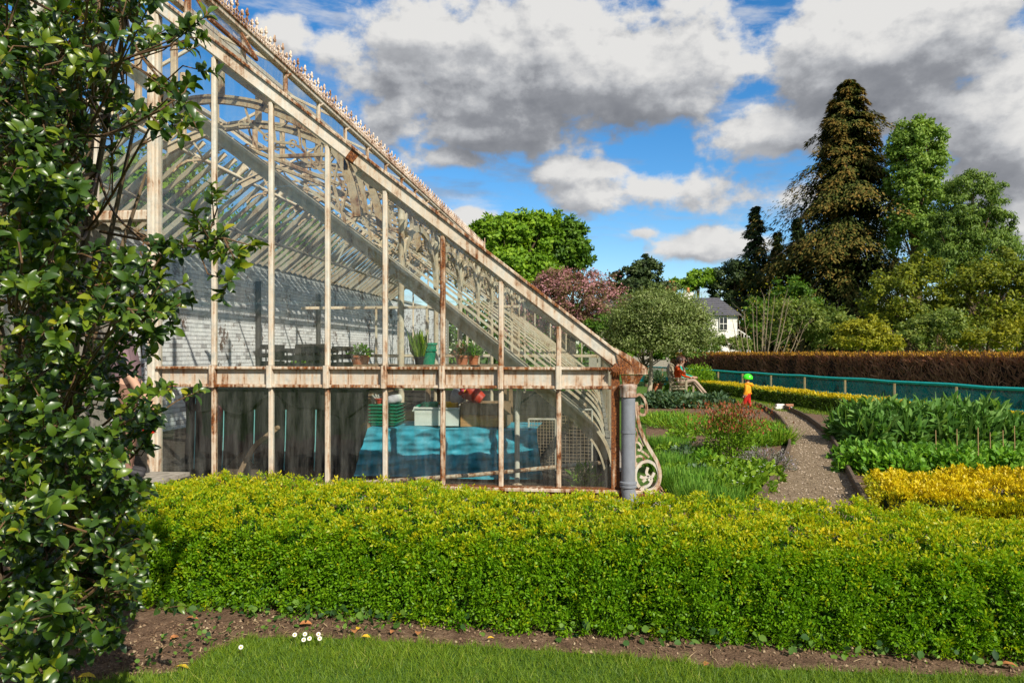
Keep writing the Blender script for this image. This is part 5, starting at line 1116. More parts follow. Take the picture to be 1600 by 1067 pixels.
n = 1500; P = np.stack([c.x + RNG.normal(size=n) * .24, c.y + RNG.normal(size=n) * .22, .42 + RNG.random(n) * .40], 1); leaves('red_shoots', P, rvec(n) * .5 + np.array([0, 0, 1.]), rvec(n), RNG.uniform(.03, .06, n), RNG.uniform(.015, .028, n), .35 + .65 * RNG.random(n), 'quad', M['redtip'], rs_, kind='stuff')
bush('lavender', 'grey purple lavender leaning on the path edge', G_(1188, 735), .34, .3, .30, 1200, .045, M['lavender'], .25); bush('lavender', 'smaller grey lavender left of the red tipped shrub', G_(1098, 712), .3, .25, .22, 800, .045, M['lavender'], .25); bush('thyme', 'dark purplish thyme mound tight against the path board', G_(1222, 735), .2, .2, .26, 700, .03, M['lavender'], .4)
for px, py, lab in ((1158, 768, 'strawberry plants with white flowers at the near corner of the left bed'), (1132, 748, 'leafy strawberry plants left of the yellow plant label'), (1180, 752, 'strawberry plants with white flowers beside the path board'), (1142, 782, 'strawberry plants rising behind the box hedge')):
    p_ = G_(px, py); s_ = bush('strawberry_plant', lab, p_, .34, .3, .24, 700, .07, M['lime'], .7, 'strawberry plants', tmpl='fold')
    n = 16; a = RNG.random(n) * 6.28; P = np.stack([p_.x + .26 * np.cos(a) * RNG.random(n), p_.y + .22 * np.sin(a), .19 + .06 * RNG.random(n)], 1); 
    PP = np.repeat(P, 5, 0); ang = np.tile(np.arange(5) * 1.257, n); A = np.stack([np.cos(ang), np.sin(ang), np.full(5 * n, .15)], 1); leaves('white_flowers', PP, A, np.tile([0, -.3, 1.], (5 * n, 1)), .012, .010, RNG.random(5 * n), 'quad', M['petal'], s_, kind='stuff')
PLb = empty('plant_label_stake', G_(1141, 762), 'yellow and teal plant label on a dark stake in the left bed', 'label'); p_ = G_(1141, 762)
MB().bar(p_, p_ + Vector((-.02, 0, .13)), .014, .008, (0, 1, 0)).build('stake', M['black_plastic'], PLb); MB().box((p_.x - .055, p_.y - .012, .12), (p_.x + .02, p_.y - .006, .165)).build('yellow_plate', M['yellow_plastic'], PLb); MB().box((p_.x - .055, p_.y - .012, .167), (p_.x + .02, p_.y - .006, .185)).build('teal_plate', M['rope'], PLb)
# right bed
M['peony'] = gm_('peony_leaf', (.04, .11, .015), (.10, .23, .035), (.25, .40, .10))
nm = ('first', 'second', 'third', 'fourth', 'fifth', 'sixth', 'seventh', 'eighth', 'ninth', 'tenth', 'eleventh')
for i, px in enumerate(np.linspace(1332, 1572, 10)):
    p_ = G_(px, 690 + (i % 2) * 8); k_ = 1 - .10 * (i == 0) - .25 * (i == 9)
    T_ = bush('comfrey_plant', nm[i] + ' plant from the path in the tall grey-green leafy row', p_, .36, .42, .66 * k_, 760, .19, M['peony'], .36, 'tall leafy row in the right bed', tmpl='fold', flat=.2)
    tuft('', '', p_, .25, .25, .72 * k_, 34, .05, M['peony'], parent=T_, lean=.75)
for i, px in enumerate(np.linspace(1345, 1630, 10)):
    bush('low_leafy_plant', nm[i] + ' plant from the path in the low bright green front row', G_(px, 738 + 4 * (i % 3)), .32, .30, .27 + .04 * (i % 2), 520, .085, M['herb'], .65, 'low green row in the right bed', tmpl='fold')
for i, px in enumerate(np.linspace(1340, 1620, 7)):
    bush('creeping_plant', nm[i] + ' plant from the path in the creeping row between tall and low rows', G_(px, 718), .42, .3, .22, 420, .09, M['chive'], .7, 'creeping row in the right bed', tmpl='fold')
M['cane'] = plain('bamboo', (.36, .24, .10), .7, .3, .2)
for i, (px, y0, y1) in enumerate(((1462, 672, 728), (1495, 670, 735), (1528, 668, 738), (1547, 675, 732), (1567, 672, 735), (1585, 665, 720))):
    b_ = G_(px, y1 + 6); d__ = b_.y; t_ = at(px, y0, d__); o_ = MB().tube([b_, b_.lerp(t_, .5) + Vector((.004, 0, 0)), t_], [.0065, .006, .005], 6); o_.sphere(b_.lerp(t_, .45), (.009, .009, .006), 6, 4); ob = o_.build('bamboo_cane', M['cane'], None, True); tag(ob, nm[i] + ' thin bamboo cane from the path among the low plants', 'cane', 'bamboo canes in the right bed')
WS = empty('edging_bricks', G_(1216, 640), 'small pile of white and red bricks where the path bends', 'bricks')
for i, (dx, dz, mt) in enumerate(((0, 0, 'render'), (.24, 0, 'render'), (.05, .075, 'render'), (.30, .075, 'brickred'))): p_ = G_(1211, 640) + Vector((dx, .05 * i, dz)); MB().bar(p_ + Vector((0, 0, .036)), p_ + Vector((.21, .06, .036)), .10, .070).build('brick', M[mt], WS)
# shrubs, pots, bench beyond the bed
M['bright'] = gm_('bright_shrub_leaf', (.07, .16, .008), (.16, .31, .012), (.30, .44, .03)); bush('bright_green_bush', 'round bright green bush behind the seated pair', G_(1092, 611), .78, .7, 1.05, 4200, .09, M['bright'], .5, cat='shrub')
for px, py, lab in ((1025, 618, 'terracotta pot of leafy flowers at the foot of the round tree'), (1059, 621, 'wide terracotta planter before the bench arm')):
    c = G_(px, py); P_ = pot('garden_pot', lab, c, .26 if px < 1040 else .34, .5 if px < 1040 else .22, M['terracotta'], 'pots by the bench'); bush('', '', c, .42, .4, .45, 500, .12, M['bluegreen'] if px < 1040 else M['herb'], parent=P_, z0=.42 if px < 1040 else .2, tmpl='fold')

# ---------------------------------------------------------------- bench and people
M['teak'] = plain('weathered_teak', (.36, .30, .20), .85, .2, .2, 12)
BO = G_(1066, 622); fa = math.radians(-16); fx = Vector((math.cos(fa), math.sin(fa), 0)); sx = Vector((-fx.y, fx.x, 0))
def bw(f, s, z): return BO + fx * f + sx * s + Vector((0, 0, z))
BN = empty('garden_bench', BO, 'weathered wooden garden bench with arched slatted back', 'bench')
for s in (-.75, .75):
    MB().bar(bw(.25, s, 0), bw(.25, s, .66), .07, .07, fx).build('leg', M['teak'], BN); MB().tube([bw(-.28, s, 0), bw(-.25, s, .45), bw(-.36, s, .95)], .04, 6).build('leg', M['teak'], BN)
    MB().bar(bw(-.3, s, .69), bw(.32, s, .69), .08, .05).build('armrest', M['teak'], BN); MB().bar(bw(-.22, s, .56), bw(.22, s, .56), .04, .05).build('arm_rail', M['teak'], BN); MB().bar(bw(-.24, s, .35), bw(.25, s, .35), .05, .07).build('side_rail', M['teak'], BN)
for j in range(5): MB().bar(bw(-.18 + j * .1, -.72, .43), bw(-.18 + j * .1, .72, .43), .075, .03).build('seat_slat', M['teak'], BN)
for j in range(9):
    s = -.64 + j * .16; top_ = .92 + .20 * math.cos(s * 1.9); MB().bar(bw(-.255, s, .48), bw(-.255 - .22 * (top_ - .48), s, top_), .05, .025, fx).build('back_slat', M['teak'], BN)
for z_, hgt in ((.50, 0), (.72, 0), (.90, .0)): MB().bar(bw(-.25 - .22 * (z_ - .48), -.72, z_), bw(-.25 - .22 * (z_ - .48), .72, z_), .04, .05).build('back_rail', M['teak'], BN)
MB().tube([bw(-.25 - .22 * (.47 + .20 * math.cos(s * 1.9)), s, .95 + .20 * math.cos(s * 1.9)) for s in np.linspace(-.76, .76, 13)], .035, 6).build('arched_top', M['teak'], BN, True)

M['skin'] = plain('skin', (.56, .33, .22), .5, .4, .05); M['hair'] = plain('dark_hair', (.045, .020, .010), .5, .4, .3, 30); M['hair2'] = plain('auburn_hair', (.10, .038, .018), .5, .4, .3, 30); M['greyhair'] = plain('grey_brown_hair', (.12, .085, .075), .6, .3, .3, 40)
M['red_knit'] = plain('red_knit', (.60, .075, .012), .85, .2, .1); M['teal_top'] = plain('teal_top', (.015, .30, .22), .8, .2, .1); M['beige'] = plain('beige_trousers', (.40, .29, .22), .85, .2, .1); M['jeans'] = plain('blue_jeans', (.05, .09, .22), .85, .2, .1)
M['shoe'] = plain('dark_shoe', (.03, .028, .03), .6, .3); M['orange_coat'] = plain('orange_coat', (.80, .33, .012), .7, .3, .08); M['red_trs'] = plain('red_trousers', (.50, .022, .015), .85, .2, .1); M['blue_shoe'] = plain('blue_shoe', (.10, .28, .45), .6, .3); M['helmet'] = plain('green_helmet', (.06, .72, .02), .25, .5, .04); M['brown_cloth'] = plain('brown_clothes', (.22, .12, .085), .85, .2, .12); M['mauve'] = plain('mauve_top', (.20, .13, .14), .85, .2, .12); M['red_bag'] = plain('red_bag', (.62, .012, .008), .35, .45, .08)
def figure(name, label, base, J, E, zone, mats, head, hair, hairmat, face_dir, helmet=None):
    """J: joint -> (point, radius); E: edges; zone: joint -> material index"""
    T = empty(name, base, label, 'person'); keys = list(J); me = bpy.data.meshes.new('body')
    me.from_pydata([tuple(Vector(J[k][0]) - Vector(base)) for k in keys], [(keys.index(a), keys.index(b)) for a, b in E], []); ob = bpy.data.objects.new('body', me); COL.objects.link(ob)
    sk = ob.modifiers.new('s', 'SKIN'); sk.use_smooth_shade = True; ss = ob.modifiers.new('u', 'SUBSURF'); ss.levels = 2; ss.render_levels = 2
    for i, k in enumerate(keys):
        r = J[k][1]; me.skin_vertices[0].data[i].radius = (r, r) if not isinstance(r, tuple) else r
        me.skin_vertices[0].data[i].use_root = (k == 'pelvis')
    dg = bpy.context.evaluated_depsgraph_get(); dg.update(); m2 = bpy.data.meshes.new_from_object(ob.evaluated_get(dg)); bpy.data.objects.remove(ob)
    m2.materials.clear()
    for q in mats: m2.materials.append(M[q])
    JP = np.array([list(Vector(J[k][0]) - Vector(base)) for k in keys]); EP = [(keys.index(a), keys.index(b)) for a, b in E]
    for f in m2.polygons:
        c = np.array(f.center); bd = 9e9; bz = 0
        for a, b in EP:
            ab = JP[b] - JP[a]; t = np.clip(np.dot(c - JP[a], ab) / max(np.dot(ab, ab), 1e-9), 0, 1); d2 = np.linalg.norm(c - JP[a] - ab * t)
            if d2 < bd: bd = d2; bz = zone.get((keys[a], keys[b]), 0)
        f.material_index = bz; f.use_smooth = True
    # fingers and a nose grown onto the same body mesh
    ex = MB(); hd, hr = Vector(head[0]), head[1]; fd = Vector(face_dir).normalized(); sd_ = fd.cross(Vector((0, 0, 1))).normalized()
    ex.tube([hd + fd * hr * .80 + Vector((0, 0, hr * .15)), hd + fd * hr * 1.22 - Vector((0, 0, hr * .14)), hd + fd * hr * .85 - Vector((0, 0, hr * .25))], [hr * .1, hr * .16, hr * .08], 6)
    for s in (-1, 1): ex.sphere(hd + sd_ * s * hr * .93 - fd * hr * .05, (hr * .16, hr * .16, hr * .26), 6, 5)
    for hk in ('hand_l', 'hand_r'):
        if hk in J:
            h = Vector(J[hk][0]); w = Vector(J['wrist' + hk[-2:]][0]); dr = (h - w).normalized(); lt = dr.cross(fd); lt = lt.normalized() if lt.length > .1 else sd_; kr = J[hk][1]
            for q, L_ in zip((-1.2, -.4, .4, 1.2), (.8, 1., .95, .7)): ex.tube([h + lt * kr * .55 * q, h + lt * kr * .6 * q + dr * kr * 1.3 * L_, h + lt * kr * .6 * q + dr * kr * 2.1 * L_ + fd * kr * .5], [kr * .34, kr * .28, kr * .2], 6)
            ex.tube([w.lerp(h, .6) + fd * kr * .5, h + fd * kr * 1.2 + dr * kr * .3, h + fd * kr * 1.3 + dr * kr * 1.1], [kr * .38, kr * .3, kr * .2], 6)
    import bmesh
    bm = bmesh.new(); bm.from_mesh(m2); nv = [bm.verts.new(Vector(v) - Vector(base)) for v in ex.v]
    for f in ex.f:
        try: q = bm.faces.new([nv[i] for i in f]); q.material_index = mats.index('skin'); q.smooth = True
        except Exception: pass
    bm.to_mesh(m2); bm.free(); body = link('body', m2, None, T)
    for s in (-1, 1): MB().sphere(hd + fd * hr * .86 + sd_ * s * hr * .36 + Vector((0, 0, hr * .12)), hr * .12, 6, 5).build('eye', M['shoe'], T, True)
    MB().tube([hd + fd * hr * .93 + sd_ * hr * .3 - Vector((0, 0, hr * .5)), hd + fd * hr * .99 - Vector((0, 0, hr * .52)), hd + fd * hr * .93 - sd_ * hr * .3 - Vector((0, 0, hr * .5))], hr * .06, 5).build('mouth', M['red_bag'], T, True)
    if hair:
        m = MB(); n_, m_ = 16, 10; vs = []
        for i in range(m_ + 1):
            t = i / m_ * hair
            for j in range(n_):
                a = 2 * math.pi * j / n_; cf = math.cos(a); tt = t * (1 - .52 * max(0, cf)**1.5)
                v = hd + (fd * math.cos(a) + sd_ * math.sin(a)) * math.sin(tt) * hr * 1.13 + Vector((0, 0, math.cos(tt) * hr * 1.28)) - fd * hr * .10 + Vector((0, 0, .02 * hr * math.sin(5 * a)))
                vs.append(v)
        m.add(vs, [(i*n_+j, i*n_+(j+1) % n_, (i+1)*n_+(j+1) % n_, (i+1)*n_+j) for i in range(m_) for j in range(n_)]); m.build('hair', M[hairmat], T, True)
    return T
def seated(name, label, s0, top, trs, hair, hairmat, arm_up, crossed):
    def w(f, s, z): return bw(f, s0 + s, z)
    J = {'pelvis': (w(-.08, 0, .56), .13), 'waist': (w(-.12, 0, .72), .125), 'chest': (w(-.12, 0, .93), (.15, .13)), 'neckb': (w(-.09, 0, 1.08), .07), 'neck': (w(-.06, 0, 1.15), .052), 'head': (w(-.03, 0, 1.25), .088), 'crown': (w(-.03, 0, 1.33), .072)}
    E = [('pelvis', 'waist'), ('waist', 'chest'), ('chest', 'neckb'), ('neckb', 'neck'), ('neck', 'head'), ('head', 'crown')]; Z = {('neckb', 'neck'): 1, ('neck', 'head'): 1, ('head', 'crown'): 1}
    for sd, s in (('_l', .1), ('_r', -.1)):
        kx = .40 + (.06 if crossed and sd == '_r' else 0); kz = .53 + (.09 if crossed and sd == '_r' else 0)
        J.update({'hip' + sd: (w(.0, s, .53), .092), 'knee' + sd: (w(kx, s * .8, kz), .066), 'ankle' + sd: (w(.72 + (.12 if crossed and sd == '_r' else 0), s * .7, .14 if not (crossed and sd == '_r') else .18), .042), 'toe' + sd: (w(.90 + (.06 if crossed and sd == '_r' else 0), s * .7, .09 if not crossed else .12), .038)})
        E += [('pelvis', 'hip' + sd), ('hip' + sd, 'knee' + sd), ('knee' + sd, 'ankle' + sd), ('ankle' + sd, 'toe' + sd)]; Z.update({('pelvis', 'hip' + sd): 2, ('hip' + sd, 'knee' + sd): 2, ('knee' + sd, 'ankle' + sd): 2, ('ankle' + sd, 'toe' + sd): 3})
        up_arm = arm_up and sd == '_r'
        sh, el_, wr_, hd_ = w(-.11, s * 1.9, 1.02), (w(.20, s * 2.2, .80) if up_arm else w(.02, s * 2.4, .76)), (w(.09, s * 1.0, 1.05) if up_arm else w(.28, s * 1.6, .70)), (w(.06, s * .8, 1.13) if up_arm else w(.36, s * 1.3, .69))
        J.update({'sh' + sd: (sh, .066), 'elbow' + sd: (el_, .045), 'wrist' + sd: (wr_, .031), 'hand' + sd: (hd_, .036)}); E += [('chest', 'sh' + sd), ('sh' + sd, 'elbow' + sd), ('elbow' + sd, 'wrist' + sd), ('wrist' + sd, 'hand' + sd)]
        Z.update({('elbow' + sd, 'wrist' + sd): 1 if up_arm else 0, ('wrist' + sd, 'hand' + sd): 1})
    return figure(name, label, bw(0, s0, 0), J, E, Z, [top, 'skin', trs, 'shoe'], (w(-.02, 0, 1.265), .098), hair, hairmat, fx)
seated('person', 'seated person in red jumper and beige trousers, chin on hand', -.28, 'red_knit', 'beige', 2.35, 'hair', True, True)
P2 = seated('person', 'seated person in teal top and sunglasses on the far side of the bench', .34, 'teal_top', 'beige', 2.3, 'hair2', False, False)
hdp = bw(-.02, .34, 1.28); m = MB()
for s in (-1, 1): m.sphere(hdp + fx * .095 + sx * s * .038, (.018, .032, .026), 8, 5)
m.tube([hdp - fx * .02 + sx * .1, hdp + fx * .1 + sx * .06, hdp + fx * .108, hdp + fx * .1 - sx * .06, hdp - fx * .02 - sx * .1], .008, 5); m.build('sunglasses', M['shoe'], P2, True)
# child
CB = G_(1168, 639); cf = Vector((-.92, .38, 0)).normalized(); cs_ = Vector((-cf.y, cf.x, 0))
def cw(f, s, z): return CB + cf * f + cs_ * s + Vector((0, 0, z))
J = {'pelvis': (cw(0, 0, .40), .105), 'waist': (cw(0, 0, .50), .112), 'chest': (cw(0, 0, .61), .108), 'neckb': (cw(0, 0, .685), .06), 'neck': (cw(.0, 0, .72), .045), 'head': (cw(.015, 0, .80), .078), 'crown': (cw(.01, 0, .87), .066)}
E = [('pelvis', 'waist'), ('waist', 'chest'), ('chest', 'neckb'), ('neckb', 'neck'), ('neck', 'head'), ('head', 'crown')]; Z = {('neck', 'head'): 1, ('head', 'crown'): 1, ('neckb', 'neck'): 1}
for sd, s in (('_l', .065), ('_r', -.065)):
    st_ = .05 if sd == '_l' else -.06
    J.update({'hip' + sd: (cw(0, s, .36), .072), 'knee' + sd: (cw(st_ * .8 + .02, s, .20), .055), 'ankle' + sd: (cw(st_, s, .06), .042), 'toe' + sd: (cw(st_ + .10, s * 1.1, .035), .034), 'sh' + sd: (cw(0, s * 1.75, .635), .056), 'elbow' + sd: (cw(.0, s * 2.3, .50), .046), 'wrist' + sd: (cw(.05, s * 2.35, .40), .036), 'hand' + sd: (cw(.07, s * 2.3, .355), .026)})
    E += [('pelvis', 'hip' + sd), ('hip' + sd, 'knee' + sd), ('knee' + sd, 'ankle' + sd), ('ankle' + sd, 'toe' + sd), ('chest', 'sh' + sd), ('sh' + sd, 'elbow' + sd), ('elbow' + sd, 'wrist' + sd), ('wrist' + sd, 'hand' + sd)]
    Z.update({('pelvis', 'hip' + sd): 2, ('hip' + sd, 'knee' + sd): 2, ('knee' + sd, 'ankle' + sd): 2, ('ankle' + sd, 'toe' + sd): 3, ('wrist' + sd, 'hand' + sd): 1})
CH = figure('person', 'small child in orange jacket, red trousers and green helmet', CB, J, E, Z, ['orange_coat', 'skin', 'red_trs', 'blue_shoe'], (cw(.015, 0, .81), .082), 0, 'hair', cf)
m = MB(); n_, m_ = 18, 8; vs = []
for i in range(m_ + 1):
    t = i / m_ * 1.85
    for j in range(n_):
        a = 2 * math.pi * j / n_; tt = t * (1 - .10 * max(0, math.cos(a))); vs.append(cw(-.005, 0, .845) + (cf * math.cos(a) * 1.16 + cs_ * math.sin(a)) * math.sin(tt) * .118 + Vector((0, 0, math.cos(tt) * .118)))
m.add(vs, [(i*n_+j, i*n_+(j+1) % n_, (i+1)*n_+(j+1) % n_, (i+1)*n_+j) for i in range(m_) for j in range(n_)]); hm = m.build('helmet', M['helmet'], CH, True)
m = MB(); m.tube([cw(-.01, .098, .80), cw(.03, .05, .735), cw(.03, -.05, .735), cw(-.01, -.098, .80)], .008, 5); m.build('strap', M['shoe'], hm)
m = MB(); m.tube([cw(.06, .06, .685), cw(-.02, .085, .695), cw(-.10, .05, .68), cw(-.12, 0, .66), cw(-.10, -.05, .68), cw(-.02, -.085, .695), cw(.06, -.06, .685)], [.022, .03, .036, .042, .036, .03, .022], 8); m.build('hood', M['orange_coat'], CH, True)
m = MB(); m.tube([cw(-.001 + .1 * math.cos(a), .1 * math.sin(a), .425) for a in np.linspace(0, 6.283, 13)], .018, 6); m.build('jacket_hem', M['orange_coat'], CH, True)
# person in the doorway behind the holly
YD = 7.05; pd = at(200, 740, YD); zst = .26; PB_ = Vector((pd.x, YD, zst)); df_ = Vector((.86, .5, 0)).normalized(); ds_ = Vector((-df_.y, df_.x, 0))
ST = empty('door_step', (pd.x, YD, 0), 'stone step before the greenhouse door', 'step'); MB().box((pd.x - .9, YD - .35, 0), (pd.x + .35, D - .09, zst - .04)).build('block', M['stone'], ST); MB().box((pd.x - .95, YD - .40, zst - .038), (pd.x + .40, D - .085, zst)).build('tread', M['stone'], ST)
off = at(172, 475, YD).x - pd.x
def dw(f, s, z): return PB_ + df_ * f + ds_ * s + Vector((0, 0, z))
J = {'pelvis': (dw(0, 0, .93), .135), 'waist': (dw(-.02, .02, 1.10), .13), 'chest': (dw(-.06, .04, 1.33), (.16, .14)), 'neckb': (dw(-.08, .05, 1.49), .07), 'neck': (dw(-.08, .05, 1.56), .055), 'head': (dw(-.06, .05, 1.68), .092), 'crown': (dw(-.07, .05, 1.76), .078)}
E = [('pelvis', 'waist'), ('waist', 'chest'), ('chest', 'neckb'), ('neckb', 'neck'), ('neck', 'head'), ('head', 'crown')]; Z = {('neck', 'head'): 1, ('head', 'crown'): 1, ('neckb', 'neck'): 1}
for sd, s in (('_l', .1), ('_r', -.1)):
    J.update({'hip' + sd: (dw(0, s, .88), .10), 'knee' + sd: (dw(.02, s, .48), .07), 'ankle' + sd: (dw(0, s, .09), .05), 'toe' + sd: (dw(.17, s * 1.2, .045), .042), 'sh' + sd: (dw(-.06, .04 + s * 1.9, 1.41), .07), 'elbow' + sd: (dw(.02, s * 2.5, 1.08), .05), 'wrist' + sd: (dw(.16, s * 2.5, .82), .035), 'hand' + sd: (dw(.19, s * 2.5, .74), .038)})
    E += [('pelvis', 'hip' + sd), ('hip' + sd, 'knee' + sd), ('knee' + sd, 'ankle' + sd), ('ankle' + sd, 'toe' + sd), ('chest', 'sh' + sd), ('sh' + sd, 'elbow' + sd), ('elbow' + sd, 'wrist' + sd), ('wrist' + sd, 'hand' + sd)]
    Z.update({('pelvis', 'hip' + sd): 2, ('hip' + sd, 'knee' + sd): 2, ('knee' + sd, 'ankle' + sd): 2, ('ankle' + sd, 'toe' + sd): 3, ('wrist' + sd, 'hand' + sd): 1, ('elbow' + sd, 'wrist' + sd): 1})
figure('person', 'person in brown clothes standing at the greenhouse door behind the holly', PB_, J, E, Z, ['mauve', 'skin', 'brown_cloth', 'shoe'], (dw(-.05, .05, 1.70), .10), 2.4, 'greyhair', df_)
hb_ = dw(.20, -.25, .60); RB = empty('red_bag', hb_, 'small shiny red bag hanging from the hand of the person at the door', 'bag'); m = MB().lathe([(.02, -.14), (.055, -.12), (.07, -.03), (.05, .04), (.02, .07)], hb_, 12); m.build('body', M['red_bag'], RB, True); MB().tube([hb_ + Vector((-.02, 0, .06)), hb_ + Vector((-.02, 0, .13)), hb_ + Vector((.02, 0, .13)), hb_ + Vector((.02, 0, .06))], .008, 5).build('handle', M['red_bag'], RB, True)
# ---------------------------------------------------------------- holly in the left foreground
M['holly'] = leaf_mat('holly_leaf', [(0, (.020, .048, .008)), (.4, (.050, .105, .010)), (.72, (.115, .18, .012)), (.93, (.23, .26, .014)), (1, (.42, .32, .02))], .33, .5, .26, 1.6)
HB_ = gnd(95, 1030); HY = empty('holly_bush', (HB_.x, HB_.y, 0), 'tall glossy dark green holly filling the left foreground', 'bush')
limbs = []
for i in range(17):
    px = random.uniform(-330, 230); py = random.uniform(-330, 520); e = far(px, py, random.uniform(3.4, 4.2)); s_ = Vector((HB_.x + random.uniform(-.25, .2), HB_.y + random.uniform(-.15, .25), -.02)); mid = s_.lerp(e, .45) + Vector((random.uniform(-.25, .25), random.uniform(-.2, .2), .15))
    pts = smooth_line([s_, mid, e], 7); limbs += pts[2:]; MB().tube(pts, list(np.linspace(.030, .007, len(pts))), 7).build('limb', M['bark'], HY, True)
LM = np.array(limbs)
zones = [  # pixel box, how many sprays, twigs in a spray, depth range
    (-420, -300, 40, 1060, 46, 6, 2.4, 4.0), (0, -60, 150, 190, 36, 6, 2.4, 3.6), (100, -60, 280, 50, 8, 5, 2.5, 3.4), (140, 40, 280, 200, 4, 4, 2.5, 3.3), (0, 180, 130, 420, 32, 6, 2.4, 3.7),
    (0, 400, 170, 760, 46, 6, 2.4, 3.8), (160, 400, 280, 560, 11, 5, 2.5, 3.3), (170, 560, 270, 700, 4, 4, 2.6, 3.4), (130, 690, 230, 930, 13, 5, 2.7, 3.7), (0, 740, 170, 1000, 30, 6, 2.4, 3.6), (0, 930, 120, 1090, 9, 5, 2.1, 2.9), (100, 900, 210, 990, 4, 5, 2.9, 3.6), (0, 560, 130, 1000, 16, 6, 3.0, 4.0)]
sprays = []
for (xa, ya, xb, yb2, n, m_, d0_, d1_) in zones:
    for _ in range(n):
        cx_, cy_, cd_ = random.uniform(xa, xb), random.uniform(ya, yb2), random.uniform(d0_, d1_)
        sprays.append((far(cx_, cy_, cd_), [far(cx_ + random.gauss(0, 30), cy_ + random.gauss(0, 26), cd_ + random.gauss(0, .08)) for _ in range(m_)]))
# the branches reaching out before the glass
sprays.append((far(350, 372, 2.75), [far(px, py, 2.75 + random.uniform(-.1, .15)) for px, py in ((398, 385), (372, 392), (350, 378), (335, 300), (330, 285), (352, 360), (318, 345), (300, 330), (372, 420), (345, 395), (362, 440), (290, 350), (270, 395), (320, 395), (345, 470))]))
sprays.append((far(290, 170, 2.8), [far(px, py, 2.8 + random.uniform(-.1, .15)) for px, py in ((310, 205), (300, 190), (285, 215), (280, 150), (265, 180))])); sprays.append((far(290, 65, 2.8), [far(px, py, 2.8) for px, py in ((305, 75), (318, 60), (328, 20), (300, 40))]))
twm = MB(); tw = []; PP = []; AA = []; NN = []; n_t = 0
axis = Vector((HB_.x, HB_.y, 0))
for cs0, tips in sprays:
    cs0.z = max(cs0.z, .05); dl = np.linalg.norm(LM - np.array(cs0), axis=1) + .35 * np.maximum(LM[:, 2] - cs0.z, 0); k_ = random.choice(list(np.argsort(dl)[:10])); s0_ = Vector(LM[k_]); L_ = (cs0 - s0_).length
    if L_ > 1.1: s0_ = cs0 + (s0_ - cs0) * (1.1 / L_)
    bm0 = s0_.lerp(cs0, .5) + Vector((random.uniform(-.1, .1), random.uniform(-.1, .1), random.uniform(-.14, .06))); br0 = smooth_line([s0_, bm0, cs0], 5); twm.tube(br0, list(np.linspace(.0075, .004, len(br0))), 5, False)
    for t in tips:
        tw.append((t, br0[random.randint(5, len(br0) - 1)]))
for t, s_ in tw:
    if t.z < .03: t.z = .03 + random.random() * .1
    mid = s_.lerp(t, .5) + Vector((random.uniform(-.05, .05), random.uniform(-.05, .05), random.uniform(-.06, .04)))
    n_t += 1; twm.tube([s_, mid, t], [.0036, .0028, .0018], 5, False)
    dirv = (t - mid).normalized(); dirv = (dirv + Vector((.18, -.12, .35)) * .8).normalized()
    nlf = random.randint(9, 15)
    for j in range(nlf):
        f = j / nlf; p = t - (t - mid) * (.62 * (1 - f)); a = j * 2.4 + random.random() * .6
        o1 = dirv.orthogonal().normalized(); o2 = dirv.cross(o1); rad = (o1 * math.cos(a) + o2 * math.sin(a))
        ax = dirv * (.35 + .5 * f) + rad * 1.0 + Vector((random.gauss(0, .2), random.gauss(0, .2), random.gauss(0, .2)))
        PP.append(p); AA.append(ax); NN.append(dirv * .7 - rad * .35 + Vector((.1, -.15, .55)) + Vector((random.gauss(0, .5), random.gauss(0, .5), random.gauss(0, .5))))
twm.build('twigs', M['twig'], HY, True)['kind'] = 'stuff'
PP = np.array(PP); AA = np.array(AA); NN = np.array(NN); nL = len(PP); LL = RNG.uniform(.030, .062, nL); WW = LL * RNG.uniform(.38, .52, nL); RR = np.clip(RNG.random(nL)**1.3 * .9 + .10 * np.sin(PP[:, 0] * 9 + PP[:, 2] * 7), 0, .95) + (RNG.random(nL) < .012) * .1
# in-view leaves nearest the lens are leaves of their own, the rest one mass
cy, sy_ = math.cos(YAW), math.sin(YAW); dpt = PP[:, 1] * cy - PP[:, 0] * sy_; rt = PP[:, 0] * cy + PP[:, 1] * sy_
pxx = 800 + F * rt / dpt; pyy = HOR - F * (PP[:, 2] - CAMZ) / dpt
vis = (pxx > 5) & (pxx < 420) & (pyy > 5) & (pyy < 1060); sc_ = np.where(vis, LL / dpt, 0); order = np.argsort(-sc_); near = order[:290]; rest = order[290:]
for i in near: leaves('leaf', PP[i:i+1], AA[i:i+1], NN[i:i+1], LL[i:i+1], WW[i:i+1], RR[i:i+1], 'holly', M['holly'], HY, smooth=True)
leaves('leaf_mass', PP[rest], AA[rest], NN[rest], LL[rest], WW[rest], RR[rest], 'holly', M['holly'], HY, smooth=True, kind='stuff')
# dark inner mass of small shaded leaves
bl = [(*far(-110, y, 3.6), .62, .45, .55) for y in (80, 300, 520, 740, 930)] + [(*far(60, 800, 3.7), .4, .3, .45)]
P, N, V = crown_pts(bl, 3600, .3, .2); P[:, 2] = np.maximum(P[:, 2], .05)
leaves('inner_leaves', P, rvec(3600), N, RNG.uniform(.05, .08, 3600), RNG.uniform(.028, .04, 3600), V * .7, 'fold', M['holly'], HY, kind='stuff')

